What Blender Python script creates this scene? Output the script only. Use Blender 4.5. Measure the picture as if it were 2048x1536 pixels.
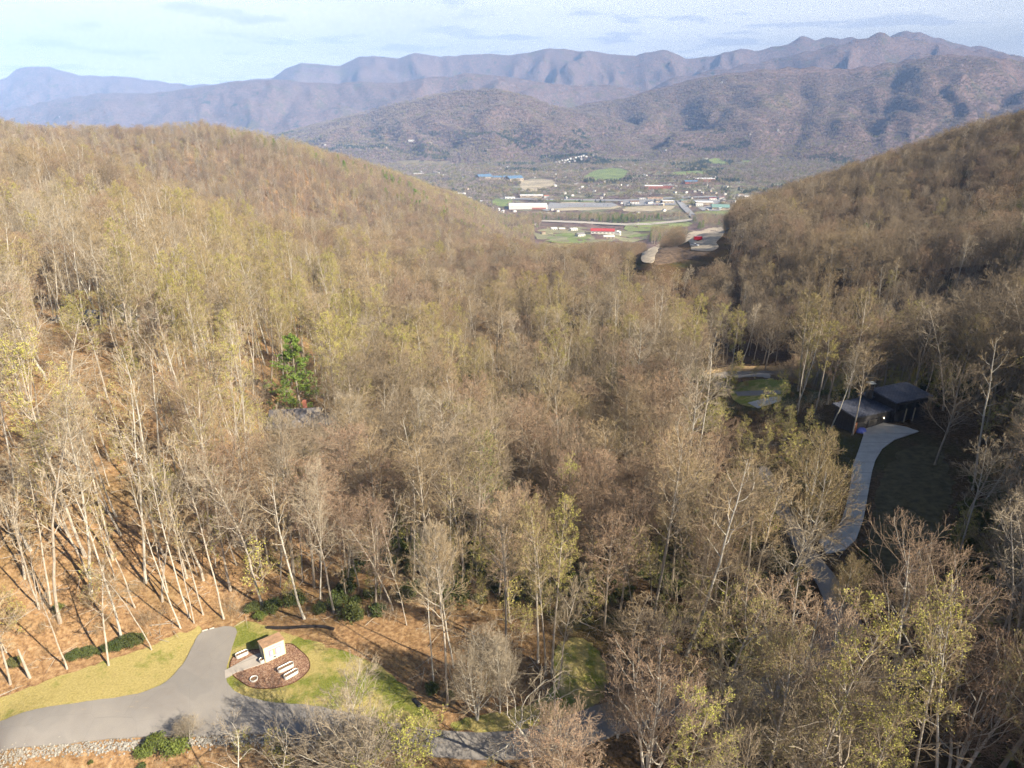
import bpy, bmesh, math, random
import numpy as np
from mathutils import Vector, Matrix
from mathutils.geometry import delaunay_2d_cdt

for o in list(bpy.data.objects):
    bpy.data.objects.remove(o)
SC = bpy.context.scene
COL = SC.collection
R = math.radians
random.seed(7)
RNG = np.random.default_rng(7)

# ------------------------------------------------------------ camera
CAMZ = 62.0
PITCH = R(22.6)
FPX = 1365.0
cam = bpy.data.cameras.new('camera')
cam.sensor_width = 36
cam.lens = 36*FPX/2048
cam.clip_start = 0.5
cam.clip_end = 60000
co = bpy.data.objects.new('camera', cam)
co.location = (0, 0, CAMZ)
co.rotation_euler = (math.pi/2-PITCH, 0, 0)
COL.objects.link(co)
SC.camera = co

# ------------------------------------------------------------ light
SUN_EL, SUN_DIR = R(33.5), Vector((0.834, -0.551, 0)).normalized()
w = bpy.data.worlds.new('World')
SC.world = w
w.use_nodes = True
nt = w.node_tree
bg = nt.nodes['Background']
sky = nt.nodes.new('ShaderNodeTexSky')
sky.sky_type = 'NISHITA'
sky.sun_disc = False
sky.sun_elevation = SUN_EL
sky.sun_rotation = math.atan2(SUN_DIR.x, SUN_DIR.y)
sky.altitude = 900
sky.air_density = 1.0
sky.dust_density = 1.5
sky.ozone_density = 1.0
tc = nt.nodes.new('ShaderNodeTexCoord')
sep = nt.nodes.new('ShaderNodeSeparateXYZ')
nt.links.new(tc.outputs['Generated'], sep.inputs[0])
# cloud deck: direction projected on a flat layer overhead
addz = nt.nodes.new('ShaderNodeMath'); addz.operation = 'ADD'; addz.inputs[1].default_value = 0.06
mz = nt.nodes.new('ShaderNodeMath'); mz.operation = 'MAXIMUM'; mz.inputs[1].default_value = 0.02
nt.links.new(sep.outputs[2], addz.inputs[0]); nt.links.new(addz.outputs[0], mz.inputs[0])
dx = nt.nodes.new('ShaderNodeMath'); dx.operation = 'DIVIDE'
dy = nt.nodes.new('ShaderNodeMath'); dy.operation = 'DIVIDE'
nt.links.new(sep.outputs[0], dx.inputs[0]); nt.links.new(mz.outputs[0], dx.inputs[1])
nt.links.new(sep.outputs[1], dy.inputs[0]); nt.links.new(mz.outputs[0], dy.inputs[1])
cmb = nt.nodes.new('ShaderNodeCombineXYZ')
nt.links.new(dx.outputs[0], cmb.inputs[0]); nt.links.new(dy.outputs[0], cmb.inputs[1])
def wnoise(scale, detail, lo, hi, off=0.0):
    mp = nt.nodes.new('ShaderNodeMapping'); mp.inputs['Location'].default_value = (off, off*.7, 0)
    nt.links.new(cmb.outputs[0], mp.inputs[0])
    n = nt.nodes.new('ShaderNodeTexNoise'); n.inputs['Scale'].default_value = scale
    n.inputs['Detail'].default_value = detail; n.inputs['Roughness'].default_value = .55
    nt.links.new(mp.outputs[0], n.inputs['Vector'])
    m = nt.nodes.new('ShaderNodeMapRange'); m.interpolation_type = 'SMOOTHSTEP'
    m.inputs['From Min'].default_value = lo; m.inputs['From Max'].default_value = hi
    nt.links.new(n.outputs['Fac'], m.inputs['Value'])
    return m.outputs[0]
veil = wnoise(.35, 5, .3, .62, 3.0)
puff = wnoise(1.1, 6, .54, .62, 11.0)
def wmix(fac, a, b):
    m = nt.nodes.new('ShaderNodeMix'); m.data_type = 'RGBA'
    if isinstance(fac, float): m.inputs[0].default_value = fac
    else: nt.links.new(fac, m.inputs[0])
    for s, v in ((6, a), (7, b)):
        if isinstance(v, tuple): m.inputs[s].default_value = v
        else: nt.links.new(v, m.inputs[s])
    return m.outputs[2]
vm = nt.nodes.new('ShaderNodeMapRange'); vm.inputs['To Min'].default_value = .68; vm.inputs['To Max'].default_value = .85
nt.links.new(veil, vm.inputs['Value'])
hi_ = nt.nodes.new('ShaderNodeMapRange'); hi_.interpolation_type = 'SMOOTHSTEP'
for i_, q_ in ((1, .12), (2, .26), (3, 1.0), (4, .05)): hi_.inputs[i_].default_value = q_
nt.links.new(sep.outputs[2], hi_.inputs[0])
vh = nt.nodes.new('ShaderNodeMath'); vh.operation = 'MULTIPLY'
nt.links.new(vm.outputs[0], vh.inputs[0]); nt.links.new(hi_.outputs[0], vh.inputs[1])
ny = nt.nodes.new('ShaderNodeMapRange'); ny.interpolation_type = 'SMOOTHSTEP'
for i_, q_ in ((1, -.1), (2, .6), (3, .1), (4, 1)): ny.inputs[i_].default_value = q_
nt.links.new(sep.outputs[1], ny.inputs[0])
vh2 = nt.nodes.new('ShaderNodeMath'); vh2.operation = 'MULTIPLY'
nt.links.new(vh.outputs[0], vh2.inputs[0]); nt.links.new(ny.outputs[0], vh2.inputs[1]); vh = vh2
c1 = wmix(vh.outputs[0], sky.outputs[0], (12.6, 13.0, 13.5, 1))
pm = nt.nodes.new('ShaderNodeMath'); pm.operation = 'MULTIPLY'; pm.inputs[1].default_value = .7
nt.links.new(puff, pm.inputs[0])
c2 = wmix(pm.outputs[0], c1, (7.2, 8.2, 10.2, 1))
nt.links.new(c2, bg.inputs['Color'])
bg.inputs['Strength'].default_value = 0.05

sl = bpy.data.lights.new('sun', 'SUN')
sl.energy = 5.0
sl.angle = R(0.5)
sl.color = (1.0, .885, .7)
so = bpy.data.objects.new('sun', sl)
sd = Vector((SUN_DIR.x*math.cos(SUN_EL), SUN_DIR.y*math.cos(SUN_EL), math.sin(SUN_EL)))
so.rotation_euler = sd.to_track_quat('Z', 'Y').to_euler()
so.location = (60, -60, 120)
COL.objects.link(so)
SC.view_settings.view_transform = 'Standard'
SC.view_settings.look = 'None'
SC.view_settings.exposure = 1.2
SC.view_settings.gamma = 1
cy = SC.cycles
cy.max_bounces = 4
cy.diffuse_bounces = 1
cy.glossy_bounces = 1
cy.transmission_bounces = 1
cy.volume_bounces = 0
cy.transparent_max_bounces = 4
cy.caustics_reflective = False
cy.caustics_refractive = False
cy.use_adaptive_sampling = True
cy.adaptive_threshold = 0.02
cy.use_denoising = True
cy.denoising_prefilter = 'FAST'
cy.denoising_input_passes = 'RGB_ALBEDO_NORMAL'

# ------------------------------------------------------------ helpers
SP, CP = math.sin(PITCH), math.cos(PITCH)
def P(px, py, Z):
    v = (768-py)/FPX
    return Vector(((px-1024)/FPX*Z, Z*(CP+v*SP), CAMZ+Z*(-SP+v*CP)))
def proj(x, y, z):
    dz = np.asarray(z)-CAMZ
    Z = y*CP-dz*SP
    V = y*SP+dz*CP
    return 1024+FPX*x/Z, 768-FPX*V/Z, Z
def lat(ix, iy, s):
    h = (ix.astype(np.int64)*374761393+iy.astype(np.int64)*668265263+s*1442695041) & 0x7fffffff
    h = ((h ^ (h >> 13))*1274126177) & 0x7fffffff
    return ((h ^ (h >> 16)) & 0xffff)/65535.0
def vn(x, y, s=0):
    x = np.asarray(x, float); y = np.asarray(y, float)
    ix, iy = np.floor(x), np.floor(y)
    fx, fy = x-ix, y-iy
    fx = fx*fx*(3-2*fx); fy = fy*fy*(3-2*fy)
    a, b = lat(ix, iy, s), lat(ix+1, iy, s)
    c, d = lat(ix, iy+1, s), lat(ix+1, iy+1, s)
    return (a*(1-fx)+b*fx)*(1-fy)+(c*(1-fx)+d*fx)*fy
def fbm(x, y, s=0, n=4):
    t, a, k = 0, .5, 1
    for i in range(n):
        t = t+a*(vn(x*k+i*13.7, y*k-i*7.3, s+i)-.5); a *= .5; k *= 2.03
    return t
def sst(a, b, x):
    t = np.clip((x-a)/(b-a), 0, 1)
    return t*t*(3-2*t)

# ------------------------------------------------------------ terrain function
PTS = []
def gz(px, py, z):
    v = (768-py)/FPX
    Z = (z-CAMZ)/(-SP+v*CP)
    PTS.append(tuple(P(px, py, Z)))
def cz(px, py, Z, H=21):
    p = P(px, py, Z)
    PTS.append((p.x, p.y, p.z-H))
for a in [(0,1500,0),(0,1440,.3),(300,1440,0),(300,1390,.3),(430,1300,.3),(440,1260,.4),(545,1320,.1),(620,1340,0),
          (700,1300,.2),(640,1262,.4),(600,1450,0),(800,1450,-.4),(830,1400,-.4),(1000,1490,-1),(1200,1440,-1),(1130,1350,0),
          (1140,1260,0),(1350,1400,-1),(1500,1380,-.5),(1640,1340,0),(1700,1270,.5),(1680,1200,.5),(1640,1110,0),(1720,1050,0),
          (1720,950,0),(1760,870,0),(1800,850,.4),(1870,870,1),(1700,820,-1),(500,1200,.5),(1560,1000,-.5),(1520,940,-1.5),
          (0,1380,1.2),(150,1340,1),(300,1290,.9),(380,1262,.8),(700,1530,-1.5),(300,1530,-2),(0,1536,-2),(1200,1530,-2),
          (1820,1000,1.5),(1850,1100,2),
          (0,1250,4.5),(0,1100,9),(0,950,14),(0,850,16),(200,1200,3.5),(200,1050,7.5),(200,900,11),(200,800,12.5),
          (400,1150,2.5),(400,1000,4.5),(400,850,5),(550,1130,-.5),(560,1000,-2),(620,900,-5),(720,1150,-4),(800,1100,-8),
          (950,1150,-5),(1250,1150,-5),(1000,1050,-10),(1400,1150,-4),
          (1300,530,-32),(1300,510,-32),(1330,500,-31),(1390,492,-29),(1440,497,-28),(1480,480,-26),(1400,467,-30),(1550,475,-22),
          (1500,790,-12),(1510,750,-14),(1560,760,-13),
          (1200,470,-218),(1100,455,-230),(1200,445,-250),(1100,420,-262),(1400,430,-258),(1300,400,-264),(900,400,-258),(1000,440,-245)]:
    gz(*a)
for a in [(0,500,150),(0,400,270),(0,330,450),(0,290,620),(-5,247,880),(120,270,880),(200,262,900),(300,254,900),(400,250,900),(500,267,950),(600,285,1000),(700,318,1050),(800,355,1120),(880,392,1200),
          (-300,250,900),(-250,300,500),(150,305,520),(250,500,155),(300,425,260),(100,440,215),(240,327,430),(330,374,420),(395,398,420),(480,426,430),(580,444,450),
          (240,352,560,40),(330,396,560,42),(395,420,560,42),(480,446,560,38),(300,300,800),(400,350,760),(500,385,720),(600,410,780),(500,500,250),(500,600,170),(500,700,140),
          (750,440,780),(750,500,400),(750,600,230),(750,700,165),(700,850,120),(930,420,1250),(1000,474,1100),
          (1000,900,115),(1000,800,145),(1000,700,195),(1000,600,290),(1000,550,370),(1000,500,480),(1000,478,700),
          (1250,950,105),(1250,850,130),(1250,700,190),(1250,600,260),(1250,560,350),(1200,520,450,12),(1240,520,430,13),(1340,478,580),(1200,508,620),
          (1500,400,640),(1600,365,620),(1750,320,600),(1900,270,580),(2048,230,560),(2350,160,560),
          (1700,430,470,18),(1700,462,430,36),(2048,402,400,46),(2048,432,310),(2300,390,320),(2650,330,340),(1850,455,325),(1700,480,340),(1550,520,360),(1400,545,380),
          (2048,500,250,46),(1700,640,245,36),(1600,715,215,30),(2048,568,170),(1850,640,180),(1700,700,185),(2300,520,170)]:
    cz(*a)
for px, Z, z in [(0,1400,-110),(300,1400,-120),(600,1500,-180),(300,1250,-90),(1600,1000,-110),(1900,1000,-80),(1700,1500,-240),(0,1900,-240),
                 (1450,1000,-150),(-600,900,5),(2800,700,60),(1900,480,-18),(1200,1000,-165)]:
    p = P(px, 400, Z); PTS.append((p.x, p.y, z))
PTS += [(100,62,11),(84,64,6),(92,88,5),(135,60,34),(155,50,52),(200,30,74),(112,100,9),(170,110,24),(230,190,26),(80,20,14),(140,0,50),(300,0,85),(300,150,50),  # right-hand hill out of view, raised to shade the driveway and road
        (0,25,-5),(-60,15,-6),(0,-60,-12),(50,10,-2),(-150,50,14),(-150,-40,0),(-200,150,24),(-120,100,19),(-400,300,22),(-900,500,25),
        (-60,-300,-20),(400,-200,90),(700,300,90),(-400,-200,20),(900,-900,60),(-900,-900,20)]
for x in (-6000,-3000,-1200,0,1200,3000,6000):
    for y in (2300,3500,6000,14000):
        PTS.append((x, y, -265))
PTS = np.array(PTS)
def warp(x, y):
    return np.arcsinh(np.asarray(x, float)/60.), np.arcsinh(np.asarray(y, float)/60.)
def kern(d2):
    return .5*d2*np.log(d2+1e-9)
_u, _v = warp(PTS[:, 0], PTS[:, 1])
_n = len(_u)
_A = np.zeros((_n+3, _n+3))
_A[:_n, :_n] = kern((_u[:, None]-_u)**2+(_v[:, None]-_v)**2)+np.eye(_n)*2e-4
_A[:_n, _n] = _A[_n, :_n] = 1
_A[:_n, _n+1] = _A[_n+1, :_n] = _u
_A[:_n, _n+2] = _A[_n+2, :_n] = _v
_w = np.linalg.solve(_A, np.concatenate([PTS[:, 2], [0, 0, 0]]))
def tps(x, y):
    u, v = warp(x, y)
    u = u.ravel(); v = v.ravel()
    out = np.empty(len(u))
    for i in range(0, len(u), 20000):
        s = slice(i, i+20000)
        d2 = (u[s, None]-_u)**2+(v[s, None]-_v)**2
        out[s] = kern(d2)@_w[:_n]+_w[_n]+_w[_n+1]*u[s]+_w[_n+2]*v[s]
    return out.reshape(np.shape(x))
RIDGES = [  # distance, depth of the front slope, crest (photo columns and rows)
 (5300, 1500, [(300,330),(560,270),(650,245),(720,228),(800,205),(870,190),(930,180),(985,177),(1050,192),(1100,212),(1180,228),(1300,260),(1500,330)]),
 (6300, 2300, [(850,300),(1000,262),(1100,225),(1180,205),(1250,195),(1350,165),(1450,145),(1520,138),(1600,130),(1680,136),(1750,128),(1810,120),(1880,108),(1950,110),(2048,119),(2300,150),(2600,190)]),
 (8300, 1900, [(-600,200),(-200,225),(0,222),(100,200),(200,185),(300,186),(425,170),(475,160),(560,158),(640,165),(720,162),(800,165),(880,148),(930,140),(1000,150),(1100,165),(1200,168),(1400,190)]),
 (9200, 2000, [(1200,230),(1350,152),(1430,137),(1500,125),(1600,105),(1650,92),(1720,76),(1750,65),(1770,63),(1790,70),(1850,78),(1900,92),(1960,96),(2048,112),(2300,105),(2700,120)]),
 (11500, 2900, [(-700,120),(-300,150),(0,146),(30,133),(55,129),(100,133),(160,150),(240,152),(330,163),(380,169),(420,168),(500,158),(545,155),(575,134),(600,122),(625,127),(680,130),(720,112),
   (750,108),(795,117),(830,105),(880,111),(920,107),(980,104),(1020,109),(1060,104),(1090,95),(1128,91),(1170,96),(1220,108),(1270,111),(1290,104),(1325,98),(1370,112),(1420,113),(1450,103),
   (1480,97),(1520,98),(1560,90),(1600,72),(1630,68),(1655,74),(1680,69),(1720,77),(1780,70),(1815,59),(1850,66),(1890,78),(1920,88),(1980,93),(2048,99),(2300,80),(2800,110)]),
]
RD = []
for Yc, W, cr in RIDGES:
    t, z = [], []
    for px, py in cr:
        v = (768-py)/FPX
        Z = Yc/(CP+v*SP)
        t.append((px-1024)/FPX*Z/Yc); z.append(CAMZ+Z*(-SP+v*CP))
    RD.append((Yc, W, np.array(t), np.array(z)))
def far(x, y):
    h = np.full(np.shape(x), -400.0)
    ys = np.maximum(y, 100.)
    for k, (Yc, W, t, z) in enumerate(RD):
        tt = x/ys
        zc = np.interp(tt, t, z)+12*fbm(x/260, tt*3, 60+k, 3)
        wob = 500*fbm(tt*7, tt*0+k, 40+k, 3)
        d = (y-Yc+wob*sst(0, 900, Yc-y))/W
        f = np.clip(1-np.abs(d), 0, 1)
        f = f**1.25
        xx = tt*Yc
        rg = 1-2*np.abs(fbm(xx/900+.4*fbm(x/700, y/700, 9, 2)*3, y/2600, 80+k, 4))*2.0
        rg2 = 1-2*np.abs(fbm(x/330, y/420, 90+k, 3))*2
        a = 4*f*(1-f)
        hh = -270+(zc+270)*f+a*((rg-.68)*.46*(zc+270)+(rg2-.62)*62)
        h = np.maximum(h, np.where(f > 0, hh, -400))
    return h
def clearing(x, y):
    """1 where the graded ground of lawns and roads is smooth"""
    return np.exp(-(((x+10)/70.)**4+((y-62)/16.)**4))
def H(x, y):
    x = np.asarray(x, float); y = np.asarray(y, float)
    b = tps(x, y)
    wv = sst(1700, 2400, y)
    b = b*(1-wv)-265*wv
    r = np.hypot(x, y)
    g = np.clip(clearing(x, y)+np.exp(-(((x-66)/16)**4+((y-95)/45)**4))+np.exp(-(((x-115)/40)**4+((y-455)/60)**4)), 0, 1)
    amp = (1.1+5*sst(150, 700, r))*(1-g)*(1-.9*wv)
    b = b+amp*fbm(x/28, y/28, 3, 4)+9*(1-wv)*sst(200, 700, r)*fbm(x/110, y/110, 5, 3)
    hf = far(x, y)
    return np.maximum(b, hf)
def H1(x, y):
    return float(H(np.array([x]), np.array([y]))[0])
TT = np.geomspace(30, 15000, 500)
def hit(px, py, lift=0.0):
    v = (768-py)/FPX
    d = np.array([(px-1024)/FPX, CP+v*SP, -SP+v*CP])
    z = CAMZ+TT*d[2]-lift
    g = H(TT*d[0], TT*d[1])
    i = np.argmax(z < g)
    if z[i] >= g[i]: i = len(TT)-1
    a, b = TT[max(i-1, 0)], TT[i]
    for _ in range(18):
        m = (a+b)/2
        if CAMZ+m*d[2]-lift < H1(m*d[0], m*d[1]): b = m
        else: a = m
    return np.array([a*d[0], a*d[1], CAMZ+a*d[2]-lift])

# ------------------------------------------------------------ mesh helpers
def mesh_np(name, V, faces_list, mats, smooth=False):
    """faces_list: [(array of faces (n,k), material index), ...]"""
    me = bpy.data.meshes.new(name)
    V = np.asarray(V, np.float32)
    me.vertices.add(len(V)); me.vertices.foreach_set('co', V.ravel())
    ls, lt, mi, li, s = [], [], [], [], 0
    for F, m in faces_list:
        F = np.asarray(F, np.int32)
        if len(F) == 0: continue
        n, k = F.shape
        li.append(F.ravel()); ls.append(s+np.arange(n)*k); lt.append(np.full(n, k)); mi.append(np.full(n, m)); s += n*k
    li = np.concatenate(li).astype(np.int32)
    me.loops.add(len(li)); me.loops.foreach_set('vertex_index', li)
    ls = np.concatenate(ls).astype(np.int32); lt = np.concatenate(lt).astype(np.int32); mi = np.concatenate(mi).astype(np.int32)
    me.polygons.add(len(ls)); me.polygons.foreach_set('loop_start', ls); me.polygons.foreach_set('loop_total', lt)
    for m in mats: me.materials.append(m)
    me.polygons.foreach_set('material_index', mi)
    me.polygons.foreach_set('use_smooth', np.full(len(ls), smooth))
    me.update(calc_edges=True)
    return me
def add(name, me, parent=None, loc=None, rot=None):
    o = bpy.data.objects.new(name, me); COL.objects.link(o)
    if parent is not None: o.parent = parent
    if loc is not None: o.location = loc
    if rot is not None: o.rotation_euler = rot
    return o
def tag(o, label=None, cat=None, group=None, kind=None):
    if label: o['label'] = label
    if cat: o['category'] = cat
    if group: o['group'] = group
    if kind: o['kind'] = kind
    return o
def thing(name, label, cat, loc, rz=0, group=None):
    o = add(name, None, loc=loc, rot=(0, 0, rz))
    return tag(o, label, cat, group)
class MB:
    """collects boxes, prisms and tubes into one mesh"""
    def __init__(s): s.bm = bmesh.new()
    def box(s, c, d, rz=0, bev=0):
        m = Matrix.Translation(c) @ Matrix.Rotation(rz, 4, 'Z') @ Matrix.Diagonal((*d, 1))
        r = bmesh.ops.create_cube(s.bm, size=1, matrix=m)
        if bev:
            es = list({e for v in r['verts'] for e in v.link_edges})
            bmesh.ops.bevel(s.bm, geom=es, offset=bev, segments=2, affect='EDGES')
        return s
    def poly(s, pts, z0, z1):
        a = [s.bm.verts.new((x, y, z0)) for x, y in pts]; b = [s.bm.verts.new((x, y, z1)) for x, y in pts]
        n = len(pts)
        s.bm.faces.new(a[::-1]); s.bm.faces.new(b)
        for i in range(n): s.bm.faces.new((a[i], a[(i+1) % n], b[(i+1) % n], b[i]))
        return s
    def hexa(s, b4, t4):
        a = [s.bm.verts.new(p) for p in b4]; b = [s.bm.verts.new(p) for p in t4]
        s.bm.faces.new(a[::-1]); s.bm.faces.new(b)
        for i in range(4): s.bm.faces.new((a[i], a[(i+1) % 4], b[(i+1) % 4], b[i]))
        return s
    def cyl(s, p0, p1, r0, r1=None, n=12):
        p0, p1 = Vector(p0), Vector(p1); r1 = r0 if r1 is None else r1
        q = (p1-p0).to_track_quat('Z', 'Y').to_matrix()
        a, b = [], []
        for i in range(n):
            t = 2*math.pi*i/n; u = q @ Vector((math.cos(t), math.sin(t), 0))
            a.append(s.bm.verts.new(p0+u*r0)); b.append(s.bm.verts.new(p1+u*r1))
        s.bm.faces.new(a[::-1]); s.bm.faces.new(b)
        for i in range(n): s.bm.faces.new((a[i], a[(i+1) % n], b[(i+1) % n], b[i]))
        return s
    def mesh(s, name, mat, smooth=False):
        bmesh.ops.recalc_face_normals(s.bm, faces=s.bm.faces)
        me = bpy.data.meshes.new(name); s.bm.to_mesh(me); s.bm.free()
        me.materials.append(mat)
        if smooth:
            for p in me.polygons: p.use_smooth = True
        return me
    def obj(s, name, mat, parent=None, smooth=False, loc=None, rot=None):
        return add(name, s.mesh(name, mat, smooth), parent, loc, rot)

# ------------------------------------------------------------ materials
def newmat(name):
    m = bpy.data.materials.new(name); m.use_nodes = True
    n = m.node_tree; b = n.nodes['Principled BSDF']
    b.inputs['Roughness'].default_value = .9
    b.inputs['Specular IOR Level'].default_value = .2
    return m, n, b
def nz(n, scale, detail=4, vec=None, rough=.6, dist=0):
    t = n.nodes.new('ShaderNodeTexNoise'); t.inputs['Scale'].default_value = scale
    t.inputs['Detail'].default_value = detail; t.inputs['Roughness'].default_value = rough
    t.inputs['Distortion'].default_value = dist
    if vec is not None: n.links.new(vec, t.inputs['Vector'])
    return t.outputs['Fac']
def ramp(n, fac, stops):
    r = n.nodes.new('ShaderNodeValToRGB'); e = r.color_ramp.elements
    while len(e) < len(stops): e.new(.5)
    for i, (p, c) in enumerate(stops):
        e[i].position = p; e[i].color = (*c, 1) if len(c) == 3 else c
    n.links.new(fac, r.inputs[0])
    return r.outputs[0]
def mix(n, fac, a, b, mode='MIX'):
    m = n.nodes.new('ShaderNodeMix'); m.data_type = 'RGBA'; m.blend_type = mode
    if isinstance(fac, (int, float)): m.inputs[0].default_value = fac
    else: n.links.new(fac, m.inputs[0])
    for s, v in ((6, a), (7, b)):
        if isinstance(v, tuple): m.inputs[s].default_value = (*v, 1)
        else: n.links.new(v, m.inputs[s])
    return m.outputs[2]
def mr(n, v, a, b, c=0, d=1):
    m = n.nodes.new('ShaderNodeMapRange'); m.interpolation_type = 'SMOOTHSTEP'
    for i, q in ((1, a), (2, b), (3, c), (4, d)): m.inputs[i].default_value = q
    n.links.new(v, m.inputs[0]); return m.outputs[0]
def mth(n, op, a, b):
    m = n.nodes.new('ShaderNodeMath'); m.operation = op
    for i, v in ((0, a), (1, b)):
        if isinstance(v, (int, float)): m.inputs[i].default_value = v
        else: n.links.new(v, m.inputs[i])
    return m.outputs[0]
def bump(n, b, h, strength, dist):
    k = n.nodes.new('ShaderNodeBump'); k.inputs['Strength'].default_value = strength; k.inputs['Distance'].default_value = dist
    n.links.new(h, k.inputs['Height']); n.links.new(k.outputs[0], b.inputs['Normal'])
def pos(n): return n.nodes.new('ShaderNodeNewGeometry').outputs['Position']
def objco(n): return n.nodes.new('ShaderNodeTexCoord').outputs['Object']
def base(n, b, c): n.links.new(c, b.inputs['Base Color'])
def plain(name, c, var=.15, scale=3., rough=.8, metal=0, bmp=0, coord=objco):
    m, n, b = newmat(name)
    v = coord(n)
    f = nz(n, scale, 5, v)
    lo = tuple(x*(1-var) for x in c); hi = tuple(min(1, x*(1+var)) for x in c)
    base(n, b, ramp(n, f, [(.3, lo), (.7, hi)]))
    b.inputs['Roughness'].default_value = rough; b.inputs['Metallic'].default_value = metal
    if bmp: bump(n, b, f, .6, bmp)
    return m
# ------------------------------------------------------------ ground
def ground_mat():
    m, n, b = newmat('ground')
    p = pos(n)
    sp = n.nodes.new('ShaderNodeSeparateXYZ'); n.links.new(p, sp.inputs[0])
    f1 = nz(n, 1.7, 8, p, .75); f2 = nz(n, .09, 5, p, .6); f3 = nz(n, 7, 3, p, .8); f4 = nz(n, .02, 4, p)
    leaf = ramp(n, f1, [(.28, (.085, .05, .028)), (.43, (.25, .145, .072)), (.55, (.4, .25, .13)), (.72, (.55, .4, .24))])
    leaf = mix(n, mth(n, 'MULTIPLY', mr(n, f2, .48, .7), .45), leaf, (.15, .12, .05))
    leaf = mix(n, mr(n, f3, .62, .75), leaf, (.6, .47, .3))
    # brown floor of the hollows and beyond the first trees, with shade painted in
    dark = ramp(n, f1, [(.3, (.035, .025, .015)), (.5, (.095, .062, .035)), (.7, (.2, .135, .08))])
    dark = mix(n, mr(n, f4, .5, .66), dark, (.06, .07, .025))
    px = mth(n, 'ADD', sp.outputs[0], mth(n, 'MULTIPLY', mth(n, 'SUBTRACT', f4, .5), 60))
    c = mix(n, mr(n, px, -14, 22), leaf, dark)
    # distant wooded country: crowns read as a fine brown grey texture with green stands
    vo = n.nodes.new('ShaderNodeTexVoronoi'); vo.inputs['Scale'].default_value = .055; n.links.new(p, vo.inputs['Vector'])
    g1 = nz(n, .004, 6, p, .65); g2 = nz(n, .03, 6, p, .8); g3 = nz(n, .0016, 4, p, .6)
    wood = ramp(n, g2, [(.25, (.06, .045, .045)), (.5, (.19, .135, .12)), (.75, (.36, .26, .23))])
    wood = mix(n, mr(n, g1, .52, .68, 0, .6), wood, (.12, .125, .05))
    wood = mix(n, mr(n, g3, .55, .7, 0, .35), wood, (.17, .11, .1))
    wood = mix(n, mth(n, 'MULTIPLY', mr(n, nz(n, .0055, 7, p, .72), .6, .66), .8), wood, (.022, .045, .026))
    wood = mix(n, mth(n, 'MULTIPLY', vo.outputs['Distance'], .05), wood, (.02, .018, .016))
    flat = mth(n, 'MULTIPLY', mr(n, sp.outputs[2], -245, -262), mr(n, nz(n, .009, 5, p, .7), .42, .56))
    town = ramp(n, nz(n, .02, 5, p, .7), [(.35, (.15, .2, .075)), (.5, (.27, .28, .16)), (.65, (.44, .41, .33))])
    wood = mix(n, mth(n, 'MULTIPLY', flat, .8), wood, town)
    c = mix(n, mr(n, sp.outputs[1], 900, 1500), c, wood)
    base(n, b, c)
    bh = mth(n, 'ADD', mth(n, 'MULTIPLY', f1, .25), mth(n, 'MULTIPLY', mth(n, 'SUBTRACT', 1, vo.outputs['Distance']), mr(n, sp.outputs[1], 1200, 2500, 0, 6)))
    bh = mth(n, 'ADD', bh, mth(n, 'MULTIPLY', g2, mr(n, sp.outputs[1], 1200, 2500, 0, 16)))
    bump(n, b, bh, .9, 1.0)
    b.inputs['Specular IOR Level'].default_value = .05
    return m
GM = ground_mat()
rr = np.concatenate([[0.01, 4, 9, 15], np.geomspace(20, 13500, 560)])
aa = np.concatenate([np.linspace(-180, -62, 24)[:-1], np.linspace(-62, -42, 60)[:-1], np.linspace(-42, 42, 520)[:-1], np.linspace(42, 62, 60)[:-1], np.linspace(62, 180, 24)[:-1]])
A_, R_ = np.meshgrid(np.radians(aa), rr)
X, Y = R_*np.sin(A_), R_*np.cos(A_)
# keep the far sheet inside a rectangle so that the air box can hold it
Xc, Yc_ = np.clip(X, -11500, 11500), np.clip(Y, -3000, 13500)
Zg = H(Xc, Yc_)
nr, na = X.shape
idx = np.arange(nr*na).reshape(nr, na)
j2 = (np.arange(na)+1) % na
F = np.stack([idx[:-1], idx[:-1][:, j2], idx[1:][:, j2], idx[1:]], -1).reshape(-1, 4)
F = F[:, ::-1]
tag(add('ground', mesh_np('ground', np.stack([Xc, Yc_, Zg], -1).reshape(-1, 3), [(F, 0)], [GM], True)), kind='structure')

# ------------------------------------------------------------ sheets draped over the ground
def outline(pxs, lift=0):
    return [tuple(hit(x, y)[:2]) for x, y in pxs]
def smooth_poly(p, it=2):
    for _ in range(it):
        q = []
        for i in range(len(p)):
            a, b = p[i], p[(i+1) % len(p)]
            q += [(a[0]*.75+b[0]*.25, a[1]*.75+b[1]*.25), (a[0]*.25+b[0]*.75, a[1]*.25+b[1]*.75)]
        p = q
    return p
def ragged(p, amp, sc=1.5):
    p = np.array(p); L = []
    for i in range(len(p)):
        a, b = p[i], p[(i+1) % len(p)]
        k = max(1, int(np.hypot(*(b-a))/.5))
        for t in range(k): L.append(a+(b-a)*t/k)
    L = np.array(L)
    L[:, 0] += amp*2*fbm(L[:, 0]*sc, L[:, 1]*sc, 21, 3); L[:, 1] += amp*2*fbm(L[:, 0]*sc+50, L[:, 1]*sc, 23, 3)
    return [tuple(q) for q in L]
def inside(poly, x, y):
    x = np.asarray(x, float); y = np.asarray(y, float)
    r = np.zeros(x.shape, bool); n = len(poly)
    for i in range(n):
        x1, y1 = poly[i]; x2, y2 = poly[(i+1) % n]
        if y1 == y2: continue
        c = ((y1 > y) != (y2 > y)) & (x < (x2-x1)*(y-y1)/(y2-y1)+x1)
        r ^= c
    return r
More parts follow.
